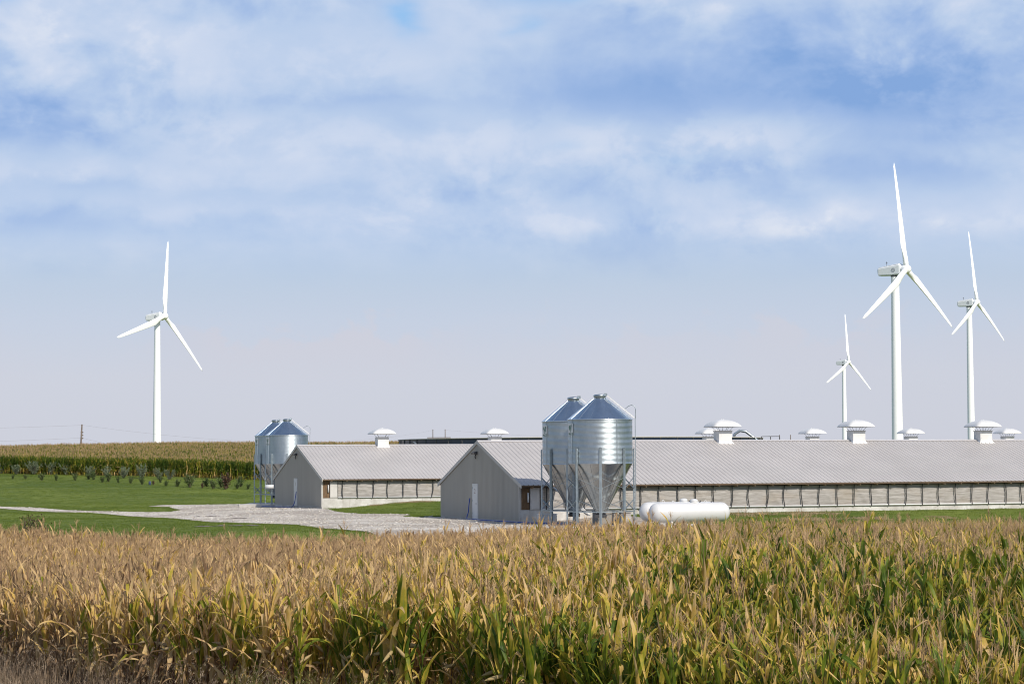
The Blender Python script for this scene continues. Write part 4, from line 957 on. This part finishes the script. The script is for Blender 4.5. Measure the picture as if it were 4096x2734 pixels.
class PB:          # plant builder: verts, faces, uv per vertex, tone per vertex, material index
    def __init__(s): s.v=[]; s.f=[]; s.uv=[]; s.t=[]; s.m=[]
    def add(s, vs, fs, uv=None, tone=.5, mi=0):
        o = len(s.v); s.v += [tuple(v) for v in vs]; s.f += [tuple(i+o for i in f) for f in fs]
        s.uv += uv if uv else [(.5,.2)]*len(vs); s.t += [tone]*len(vs); s.m += [mi]*len(fs)
    def mesh(s, name, mats):
        me = bpy.data.meshes.new(name); me.from_pydata(s.v, [], s.f)
        me.attributes.new('tone', 'FLOAT', 'POINT').data.foreach_set('value', np.asarray(s.t, np.float32))
        ul = me.uv_layers.new(name='UVMap'); li = np.empty(len(me.loops), np.int32); me.loops.foreach_get('vertex_index', li)
        ul.data.foreach_set('uv', np.asarray(s.uv, np.float32)[li].ravel())
        for m_ in mats: me.materials.append(m_)
        me.polygons.foreach_set('material_index', np.asarray(s.m, np.int32)); me.polygons.foreach_set('use_smooth', [True]*len(s.f))
        return me
    def merge(s, o, mi):
        k = len(s.v); s.v += o.v; s.f += [tuple(i+k for i in f) for f in o.f]; s.uv += o.uv; s.t += o.t; s.m += [mi]*len(o.f)
def strip_tube(pb, pts, rads, n, tone, cap=False):
    mb = MB(); mb.tube(pts, rads, n, cap); pb.add(mb.v, mb.f, None, tone)

# ------------------------------------------------------------------ corn
def corn_leaf(r_, z0, az, L, w, a0, a1, dry, tone, kink=None):
    pb = PB(); N = 9; p = Vector((0,0,z0)); a = a0; vs = []; uv = []
    tw0 = r_.uniform(-.3,.3); tw1 = r_.uniform(-1,1)*(2.2 if dry else .9); curl = r_.uniform(-.6,.6); azc = az
    ph = r_.uniform(0,6.28); fold = r_.uniform(.15,.4) if not dry else r_.uniform(.3,.8)
    for i in range(N+1):
        t = i/N; a = a0+(a1-a0)*t**1.4
        if kink and t > kink[0]: a = max(a, kink[1])
        azc = az+curl*t*t
        d = Vector((math.cos(azc)*math.sin(a), math.sin(azc)*math.sin(a), math.cos(a)))
        if i: p = p+d*(L/N)
        side = Vector((-math.sin(azc), math.cos(azc), 0)); nrm = d.cross(side).normalized()
        tw = tw0*t+tw1*t*t; sd = side*math.cos(tw)+nrm*math.sin(tw); nn = d.cross(sd)
        ww = w*min(1, .45+t*3.5)*max(.02, (1-t**2.2))**.8
        if dry: ww *= .72+.22*math.sin(t*14+ph)
        fo = fold*ww*.6; wave = .25*ww*math.sin(t*13+ph)*(1-t)
        if dry: p2 = p+Vector((r_.uniform(-.012,.012), r_.uniform(-.012,.012), r_.uniform(-.012,.012)))
        else: p2 = p
        vs += [p2-sd*ww/2+nn*(fo+wave), p2, p2+sd*ww/2+nn*(fo-wave)]; uv += [(0,t),(.5,t),(1,t)]
    fs = []
    for i in range(N):
        b = i*3; fs += [(b,b+1,b+4,b+3),(b+1,b+2,b+5,b+4)]
    pb.add(vs, fs, uv, tone); return pb
def corn_plant(seed, dryness, tassel=True):
    r_ = random.Random(seed); H = r_.uniform(1.92, 2.08); parts = []
    lean = Vector((r_.uniform(-.05,.05), r_.uniform(-.05,.05), 0))
    ax = lambda z: lean*(z/H)**2
    st = PB(); strip_tube(st, [ax(z)+Vector((0,0,z)) for z in (-.05, .5, 1.0, 1.5, H)], [.014,.013,.012,.009,.006], 5, .5); parts.append(('stalk', st))
    n = r_.randint(12, 14); az = r_.uniform(0, 6.28)
    for k in range(n):
        q = k/(n-1); z0 = .25+q*(H-.60)+r_.uniform(-.04,.04); az += math.pi+r_.uniform(-.6,.6)
        L = (.62+.42*math.sin(math.pi*min(1, .2+q*.75)))*r_.uniform(.75,1.15); w = (.072+.034*math.sin(math.pi*min(1,.2+q*.7)))*r_.uniform(.7,1.25)
        tone = (dryness + (1-q)**1.3*.50-.10 if dryness > .21 else dryness-.04 + .20*max(0, q-.55)/.45 + .40*max(0, .35-q)/.35) + r_.uniform(-.20,.22); tone = min(1, max(0, tone))
        isdry = tone > .42; kink = None
        if isdry:      # dead leaves fold over close to the stalk and hang
            a0 = r_.uniform(.2,.7); a1 = r_.uniform(1.2, 2.6); L *= .8
            if r_.random() < .75: kink = (r_.uniform(.10,.42), r_.uniform(2.55,3.08))
        else:          # living leaves stand steeply, many snapped over at the tip
            a0, a1 = r_.uniform(.06,.34), r_.uniform(.25,1.1)
            if r_.random() < .30: a1 = r_.uniform(1.3, 2.4)
            if r_.random() < .42: kink = (r_.uniform(.45,.8), r_.uniform(2.0,3.0))
        pb = corn_leaf(r_, z0, az, L, w, a0, a1, isdry, tone, kink)
        o = ax(z0); pb.v = [(v[0]+o.x, v[1]+o.y, v[2]) for v in pb.v]; parts.append(('leaf', pb))
    # ear in its husk
    ez = r_.uniform(.95,1.15); ea = r_.uniform(0,6.28); ang = r_.uniform(.5,2.4); d = Vector((math.cos(ea)*math.sin(ang), math.sin(ea)*math.sin(ang), math.cos(ang)))
    e = PB(); b0 = ax(ez)+Vector((0,0,ez)); strip_tube(e, [b0+d*t for t in (0,.05,.12,.2,.26,.29)], [.012,.028,.033,.027,.014,.004], 6, .6); parts.append(('ear', e))
    if not tassel: return parts
    # tassel: spike and side branches set with spikelets
    ts = PB(); b0 = ax(H)+Vector((0,0,H-.05)); nb = r_.randint(4, 8)
    def branch(p0, d, L, bend, rad):
        pts = []; p = Vector(p0); dd = Vector(d)
        for i in range(6):
            pts.append(p.copy()); dd = (dd+Vector((0,0,-bend))).normalized(); p = p+dd*(L/5)
        strip_tube(ts, pts, [rad*.6, rad, rad, rad*.9, rad*.7, rad*.3], 3, r_.random())
        for i in range(1, 6):
            for q in range(3):
                c = pts[i-1].lerp(pts[i], r_.random()); a = r_.uniform(0,6.28); out = Vector((math.cos(a), math.sin(a), r_.uniform(.2,1.2))).normalized()
                s_ = Vector((-out.y, out.x, 0)).normalized()*.005; L2 = r_.uniform(.012,.024)
                ts.add([c-s_, c+s_, c+out*L2], [(0,1,2)], None, r_.random())
    branch(b0, (r_.uniform(-.1,.1), r_.uniform(-.1,.1), 1), r_.uniform(.34,.44), r_.uniform(-.02,.06), .008)
    for k in range(nb):
        a = r_.uniform(0,6.28); s_ = r_.uniform(.1,.55); branch(b0+Vector((0,0,r_.uniform(.05,.16))), Vector((math.cos(a)*s_, math.sin(a)*s_, 1)).normalized(), r_.uniform(.14,.24), r_.uniform(.0,.2), .0045)
    parts.append(('tassel', ts)); return parts
CMATS = {'stalk': M['corn_stalk'], 'leaf': M['corn_leaf'], 'ear': M['corn_husk'], 'tassel': M['corn_tassel']}
ORDER = ['leaf', 'stalk', 'ear', 'tassel']
DRYL = [.04,.10,.0,.14,.07, .02,.12,.18,.06, .30,.38,.26,.42,.34, .24,.45,.32,.40]; NP = len(DRYL)
TASS = [1,1,1,1,1, 0,0,0,0, 1,1,1,1,1, 0,0,0,0]; PLANTS = [corn_plant(100+i, DRYL[i], TASS[i]) for i in range(NP)]
joined = []; partmesh = []
for i, parts in enumerate(PLANTS):
    J = PB(); pm = []
    for kd, pb in parts:
        J.merge(pb, ORDER.index(kd)); pm.append((kd, pb.mesh('corn_'+kd, [CMATS[kd]])))
    joined.append(J.mesh('corn_plant', [CMATS[k] for k in ORDER])); partmesh.append(pm)
corncol = proto_collection('corn_prototype', joined)
def dry_at(x, y):
    return float(1-sm(-17, 1.0, x-.11*y))
def corn_points():
    r_ = random.Random(11); P = []
    dx, dy = Vector((1.0, -1.25)).normalized(); nx, ny = -dy, dx       # rows run along the roadside edge
    a = 0
    for i in range(-140, 220):
        off = i*.76
        for j in range(-990, 990):
            s = j*.168+r_.uniform(-.06,.06); q = off+r_.uniform(-.05,.05)
            x = nx*q+dx*s-5; y = ny*q+dy*s+60
            if y < 24 or y > 128: continue
            if abs(x) > .30*y+3 or x < -48: continue
            if y < float(near_edge(x))+.2 or y > float(far_edge(x)): continue
            P.append((x, y))
    return P
CP = corn_points()
print('corn plants', len(CP))
r_ = random.Random(5)
rec = []
for x, y in CP:
    z = gz(x, y); dq = dry_at(x, y)
    tas = r_.random() < (.42 if y < 55 else (.42+.5*min(1, (y-55)/20)))
    if r_.random() < .38+.50*dq: idx = r_.randrange(9, 14) if tas else r_.randrange(14, 18)
    else: idx = r_.randrange(0, 5) if tas else r_.randrange(5, 9)
    sc = r_.uniform(.82, 1.12)
    if r_.random() < .04: sc *= r_.uniform(1.12, 1.24)
    # the crop stands a little lower at the dried roadside corner
    sc *= 1-.06*dq
    rec.append((x, y, z, idx, (r_.gauss(0,.045), r_.gauss(0,.045), r_.uniform(0,6.28)), sc))
def shows(q):
    px, py = project((q[0], q[1], q[2]+2.2)); return -30 < px < 4126 and py < 2700
vis = sorted([i for i, q in enumerate(rec) if shows(q)], key=lambda i: rec[i][1])[:300]; vs_ = set(vis)
for i in vis:
    x, y, z, idx, rot, sc = rec[i]
    e = bpy.data.objects.new('corn_plant', None); C.objects.link(e); e.location = (x, y, z); e.rotation_euler = rot; e.scale = (sc,)*3; e.empty_display_size = .2
    ppx = project((x, y, z+1.8))[0]; side = 'bottom left of centre' if ppx < 2048 else ('bottom centre right' if ppx < 2900 else ('lower right' if ppx < 3600 else 'bottom right corner'))
    tag(e, ('tan mostly dried' if idx >= 9 else 'green and yellowing')+' corn plant in the nearest rows, '+side, 'corn', 'nearest corn plants')
    for kd, me in partmesh[idx]:
        o = bpy.data.objects.new(kd, me); C.objects.link(o); o.parent = e
rest = [q for i, q in enumerate(rec) if i not in vs_]
scatter('corn_field', [q[:3] for q in rest], [q[4] for q in rest], [(q[5],)*3 for q in rest], [q[3] for q in rest], corncol, 'broad near cornfield, tan on the left and green on the right')
# hilltop field
P = []
for i in range(0, 190):
    for j in range(0, 560):
        x = -108+j*.24+r_.uniform(-.08,.08); y = i*.76
        yy = float(hill_front(x))+y*1.0+r_.uniform(-.1,.1)
        if yy > 425+ .2*(x+67) or abs(x) > .30*yy or x > 9: continue
        if y > 6 and r_.random() > .55: continue
        P.append((x, yy))
A = np.array(P); Zg = g(A[:,0], A[:,1])
scatter('hill_corn_field', [(a[0], a[1], z) for a, z in zip(P, Zg)], [(r_.gauss(0,.04), r_.gauss(0,.04), r_.uniform(0,6.28)) for _ in P], [(s_, s_, s_*1.08) for s_ in (r_.uniform(.95,1.12) for _ in P)], [r_.choice((0,1,2,3,4,5,6,0,2,1,11)) for _ in P], corncol, 'green cornfield with tan tassels covering the hill at left')
print('hill', len(P))

# ------------------------------------------------------------------ grasses
def tuft(seed, n, h, spread, wid, lean=.5, head=False):
    r_ = random.Random(seed); pb = PB()
    for k in range(n):
        a = r_.uniform(0,6.28); rr = spread*math.sqrt(r_.random()); p = Vector((math.cos(a)*rr, math.sin(a)*rr, -.02)); hh = h*r_.uniform(.5,1.1)
        b = r_.uniform(0,6.28); ln = r_.uniform(.1, lean); d = Vector((math.cos(b)*ln, math.sin(b)*ln, 0)); s = Vector((-math.sin(b), math.cos(b), 0))*wid*r_.uniform(.6,1.2)/2
        q1 = p+d*hh*.35+Vector((0,0,hh*.55)); q2 = p+d*hh+Vector((0,0,hh*(1-.25*ln)))
        tn = r_.random()
        pb.add([p-s, p+s, q1+s*.8, q1-s*.8, q2], [(0,1,2,3),(3,2,4)], None, tn)
        if head and r_.random() < head:
            for m_ in range(14):
                t = r_.random(); c = q1.lerp(q2, .6+.45*t); o = Vector((r_.uniform(-1,1), r_.uniform(-1,1), r_.uniform(-.2,.9)))*hh*.07; sd = Vector((r_.uniform(-1,1), r_.uniform(-1,1), 0))*.006
                pb.add([c+o*.2-sd, c+o*.2+sd, c+o], [(0,1,2)], None, .6+.4*r_.random())
    return pb
lawncol = proto_collection('lawn_tuft', [tuft(i, 26, .085, .30, .012, .9).mesh('lawn_tuft', [M['grass']]) for i in range(5)])
rr = random.Random(3); P = []
def lawn_ok(x, y): return not in_poly(x, y) and not in_barn(x, y, .05) and y > float(far_edge(x))+.6
for _ in range(90000):
    y = 112+(rr.random()**.8)*185; x = rr.uniform(-.27, .27)*y
    if x > -2+(y-130)*.5 and y > 165: continue
    if y > float(hill_front(x))-.3 or not lawn_ok(x, y): continue
    P.append((x, y))
# denser fringe along the gravel edge
for i in range(len(YARD)):
    a, b = Vector(YARD[i]), Vector(YARD[(i+1) % len(YARD)]); L = (b-a).length
    for k in range(int(L*14)):
        p = a.lerp(b, rr.random())+Vector((rr.gauss(0,.35), rr.gauss(0,.35)))
        if lawn_ok(p.x, p.y): P.append((p.x, p.y))
A = np.array(P); Zg = g(A[:,0], A[:,1])
scatter('lawn_grass', [(a[0], a[1], z) for a, z in zip(P, Zg)], [(0,0,rr.uniform(0,6.28)) for _ in P], [(s_,s_,s_*rr.uniform(.8,1.6)) for s_ in (rr.uniform(.7,1.4) for _ in P)], [rr.randrange(5) for _ in P], lawncol, 'short green lawn around the yard and below the hill')
print('lawn', len(P))
drycol = proto_collection('dry_tuft', [tuft(50+i, 26, .36, .24, .017, 1.1).mesh('dry_tuft', [M['drygrass']]) for i in range(4)] + [tuft(70+i, 9, .95, .25, .008, .45, .9).mesh('seed_tuft', [M['drygrass']]) for i in range(3)])
P = []; I = []
for _ in range(26000):
    x = rr.uniform(-26, 2); y = rr.uniform(34, 84); e_ = float(near_edge(x))
    if y > e_+.5 or y < e_-22 or abs(x) > .29*y+1: continue
    px, py = project((x, y, -1.2))
    if py > 3050: continue
    near = e_-y
    P.append((x, y)); I.append(rr.randrange(4) if rr.random() < (.985 if near > 2.5 else .80) else rr.randrange(4, 7))
A = np.array(P); Zg = g(A[:,0], A[:,1])
scatter('dry_grass', [(a[0], a[1], z) for a, z in zip(P, Zg)], [(0,0,rr.uniform(0,6.28)) for _ in P], [(s_,s_,s_) for s_ in (rr.uniform(.6,1.25) for _ in P)], I, drycol, 'dead brown roadside grass at the lower left corner')
print('dry', len(P))
# loose limestone on the yard
def stone_mesh(seed):
    r_ = random.Random(seed); pb = PB(); vs = [Vector((x*r_.uniform(.6,1.2), y*r_.uniform(.6,1.2), z*r_.uniform(.3,.9)+.3))*.05 for x in (-1,1) for y in (-1,1) for z in (-1,1)]
    pb.add(vs, [(0,1,3,2),(4,6,7,5),(0,4,5,1),(2,3,7,6),(1,5,7,3),(0,2,6,4)], None, .5); return pb.mesh('stone', [M['stone']])
M['stone'] = m_blade('stone', [(0,(.42,.38,.33)),(.5,(.57,.53,.475)),(1,(.72,.68,.62))], 0.0, .9, .5, 1.0, .2, .2)
stonecol = proto_collection('stone', [stone_mesh(i) for i in range(5)])
P = []
ax0, ax1 = min(p[0] for p in YARD), max(p[0] for p in YARD)
for _ in range(110000):
    x = rr.uniform(-62, 11); y = rr.uniform(103, 232)
    if abs(x) > .27*y or not in_poly(x, y) or in_barn(x, y): continue
    P.append((x, y))
A = np.array(P); Zg = g(A[:,0], A[:,1])+.03
scatter('loose_gravel', [(a[0], a[1], z) for a, z in zip(P, Zg)], [(rr.gauss(0,.2), rr.gauss(0,.2), rr.uniform(0,6.28)) for _ in P], [(s_,s_,s_*.6) for s_ in (.35+rr.random()**6*1.1 for _ in P)], [rr.randrange(5) for _ in P], stonecol, 'loose pale limestone gravel strewn over the yard and lane')
print('stones', len(P))
# straw litter along the barns
strawcol = proto_collection('straw_tuft', [tuft(90+i, 34, .10, .35, .012, 1.6).mesh('straw_tuft', [m_blade('straw_%d' % i, [(0,(.30,.21,.12)),(1,(.52,.40,.26))], .1, .8)]) for i in range(2)])
P = []
for b, u0, u1, va, vb in ((B1, 3.5, 12, -2.2, -.9), (B1, 12, 30, -5.2, -3.0), (B2, 8, 22, -3.6, -1.2), (B2, 12, 26, -6.5, -4.6)):
    for _ in range(int((u1-u0)*26)):
        u = rr.uniform(u0, u1); v = rr.gauss((va+vb)/2, (vb-va)/4)
        if math.sin(u*1.3+va)+math.sin(u*.47)*.8 < rr.uniform(-.6,.6): continue
        p = bl2w(b, u, v); P.append((p.x, p.y, gz(p.x, p.y)+.03))
scatter('straw_litter', P, [(0,0,rr.uniform(0,6.28)) for _ in P], [(rr.uniform(.6,1.3),)*3 for _ in P], [rr.randrange(2) for _ in P], strawcol, 'pale straw scattered on the grass along the barn walls')

# ------------------------------------------------------------------ shrubs, weeds
def crown_mesh(seed, h, w, mat, nl, leafsz, upright=1.0):
    r_ = random.Random(seed); pb = PB()
    tips = []
    for k in range(15):
        a = r_.uniform(0,6.28); s_ = r_.uniform(.1, 1)*w/2; tips.append(Vector((math.cos(a)*s_, math.sin(a)*s_, h*r_.uniform(.55, 1))))
    for k in range(nl):
        t = r_.choice(tips); q = r_.uniform(.04,1)**.8; c = Vector((t.x*q, t.y*q, t.z*(q**upright)))+Vector((r_.gauss(0,.09), r_.gauss(0,.09), r_.gauss(0,.08)))*h*.5
        if c.z < .04: c.z = .04
        d = Vector((r_.uniform(-1,1), r_.uniform(-1,1), r_.uniform(-.2,1.2))).normalized(); s_ = d.cross(Vector((r_.uniform(-1,1), r_.uniform(-1,1), r_.uniform(-1,1)))).normalized()
        L = leafsz*r_.uniform(.6,1.3); pb.add([c, c+d*L*.5+s_*L*.28, c+d*L, c+d*L*.5-s_*L*.28], [(0,1,2,3)], None, r_.random())
    st = MB()
    for t in tips: st.tube([(0,0,-.05), t*.5, t], [.025*h/1.2, .014*h/1.2, .006], 5, False)
    return pb.mesh('crown', [mat]), st.mesh('trunk', M['bark'])
SILV = [crown_mesh(i, 1.6, 2.0, M['silverleaf'], 1100, .13) for i in (1,2,3)]
DARK = [crown_mesh(i, 1.0, .95, M['shrubleaf'], 520, .13) for i in (4,5,6)]
RUST = [crown_mesh(i, 1.0, .8, M['redleaf'], 420, .11) for i in (7,8)]
ORD = ['first','second','third','fourth','fifth','sixth','seventh','eighth','ninth','tenth','eleventh','twelfth','thirteenth','fourteenth','fifteenth','sixteenth','seventeenth','eighteenth','nineteenth','twentieth','twenty-first','twenty-second','twenty-third','twenty-fourth','twenty-fifth','twenty-sixth','twenty-seventh']
def shrub(pos, var, s, name, label, group, rot=0.0):
    e = empty(name, (pos.x, pos.y, pos.z), rot); e.scale = (s,)*3 if not hasattr(s, '__len__') else s; tag(e, label, 'shrub', group)
    link('crown', var[0], e); link('trunk', var[1], e); return e
z5 = lambda x, y: (x/2.349, 1650+y/2.349)
back = [(10,566),(155,575),(320,575),(475,577),(620,580),(840,592),(1000,600),(1160,610),(1330,612),(1490,620),(1590,624)]
for i, (x, y) in enumerate(back):
    p = ground_at(*z5(x, y+4)); shrub(p, SILV[i % 3], rr.uniform(.8,1.15), 'silvery_shrub', ORD[i]+' silvery grey shrub from the left in the back row below the hill corn', 'silvery shrubs in the back row', rr.uniform(0,6))
frontr = [(120,620,.6),(240,620,.7),(395,632,1.1),(530,635,.8),(705,635,1.0),(830,622,.9),(880,627,1.1),(965,650,.8),(1020,648,1.1),(1110,656,.8),(1225,664,.9),(1335,672,.9),(1440,674,.7),(1505,655,.9),(1560,686,.7),(1665,692,1.0),(1785,698,1.6),(1900,705,.8),(1940,692,1.3),(2005,712,1.1),(2080,702,1.3),(2120,716,1.8),(2230,714,.9),(2265,692,1.3),(2330,716,.8)]
for i, (x, y, s_) in enumerate(frontr):
    p = ground_at(*z5(x, y+3)); red = i in (12, 17, 21)
    shrub(p, RUST[i % 2] if red else DARK[i % 3], (s_*rr.uniform(.9,1.2), s_*rr.uniform(.9,1.2), s_*rr.uniform(.8,1.1)), 'small_shrub', ORD[i]+(' small rusty' if red else ' small dark green')+' shrub from the left in the front row on the lawn', 'small shrubs in the front row', rr.uniform(0,6))
p = ground_at(*z5(1408, 678)); e = empty('barrel', p); e.scale = (.5,)*3; tag(e, 'small dark blue barrel among the front row of shrubs', 'barrel')
mb = MB(); mb.lathe([(.01,.0),(.29,.0),(.30,.05),(.31,.3),(.32,.32),(.31,.34),(.31,.58),(.32,.6),(.31,.62),(.30,.86),(.27,.9),(.01,.9)], 20); mb.build('drum', M['bluebarrel'], e)
mb = MB(); mb.lathe([(.24,.9),(.24,.92),(.01,.92)], 16); mb.build('lid', M['darkgrey'], e)
WEED = [crown_mesh(i, 1.5, 1.5, M['weedleaf'], 420, .09, .8) for i in (21,22)] + [crown_mesh(23, 1.6, .8, M['redleaf'], 420, .09, .8)]
for (px, py, Y, v, s_, lab) in ((110,2066,124,0,1.5,'leafy dark weed clump at the far left edge of the near cornfield'), (75,2070,124,1,1.1,'low green weed clump left of the taller dark weeds by the field edge'), (125,2060,125,2,1.35,'rusty seed headed weed rising beside the dark weed clump'), (172,2075,123.5,2,1.1,'second rusty weed standing alone right of the dark weed clump'), (8,2080,122.5,0,1.2,'green weed at the left frame edge behind the corn'), (345,2085,121,2,.8,'thin rusty weed behind the corn, below the gravel lane')):
    p = at(px, py, Y); shrub(Vector((p.x, p.y, gz(p.x, p.y))), WEED[v], s_, 'weed_clump', lab, 'weeds behind the cornfield')
# roadside weeds in front of the corn
def weed_mesh(seed):
    r_ = random.Random(seed); pb = PB()
    for k in range(7):
        a = r_.uniform(0,6.28); ln = r_.uniform(.1,.45); h = r_.uniform(.7,1.35); pts = [Vector((math.cos(a)*ln*t*t*h, math.sin(a)*ln*t*t*h, h*t*(1-.12*t))) for t in (0,.25,.5,.75,1)]
        strip_tube(pb, pts, [.006,.005,.004,.003,.002], 3, .6)
        for q in range(26):
            t = r_.uniform(.15,1); c = pts[int(t*3.99)].lerp(pts[int(t*3.99)+1], (t*3.99) % 1); b = r_.uniform(0,6.28); d = Vector((math.cos(b), math.sin(b), r_.uniform(-.3,.8))).normalized(); s_ = Vector((-math.sin(b), math.cos(b), 0)); L = r_.uniform(.04,.13)*(1.2-t*.7)
            pb.add([c, c+d*L*.5+s_*L*.2, c+d*L, c+d*L*.5-s_*L*.2], [(0,1,2,3)], None, r_.random())
    return pb.mesh('weed', [M['weedleaf']])
weedcol = proto_collection('weed_tuft', [weed_mesh(i) for i in (31,32,33,34)])
P = []
for _ in range(110):
    x = rr.uniform(-5, 2.5); y = float(near_edge(x))-rr.uniform(-.3, .9); P.append((x, y, gz(x, y)))
scatter('roadside_weeds', P, [(rr.gauss(0,.08), rr.gauss(0,.08), rr.uniform(0,6.28)) for _ in P], [(s_,s_,s_) for s_ in (rr.uniform(.45,.9) for _ in P)], [rr.randrange(4) for _ in P], weedcol, 'yellow green weeds tangled along the front edge of the corn')
# dark debris on the gravel
def debris(px, py, label, w):
    p = ground_at(px, py); mb = MB(); r_ = random.Random(int(px))
    for k in range(9):
        x = r_.uniform(-w, w); y = r_.uniform(-.5,.5); s_ = r_.uniform(.12,.3)
        c = Vector((p.x+x, p.y+y, gz(p.x+x, p.y+y)+.03)); vs = [c+Vector((math.cos(t)*s_*r_.uniform(.6,1.3)*1.6, math.sin(t)*s_*r_.uniform(.6,1.3), 0)) for t in np.linspace(0, 5.4, 7)]; tp = c+Vector((0,0,s_*.22))
        mb.add(vs+[tp], [(i, (i+1) % 7, 7) for i in range(7)])
    o = mb.build('debris_pile', plain('debris_%d' % px, (.13,.11,.095), .9, 0, .4, 6, bump=.5)); tag(o, label, 'debris')
debris(890, 2064, 'long dark strip of debris on the gravel yard', 1.9); debris(960, 2074, 'smaller dark debris patch right of the long strip on gravel', 1.0)
debris(905, 2104, 'dark debris on the grass just behind the corn', 1.6); debris(1385, 2005, 'small dark clod on the bank beside the farther barn', .25)
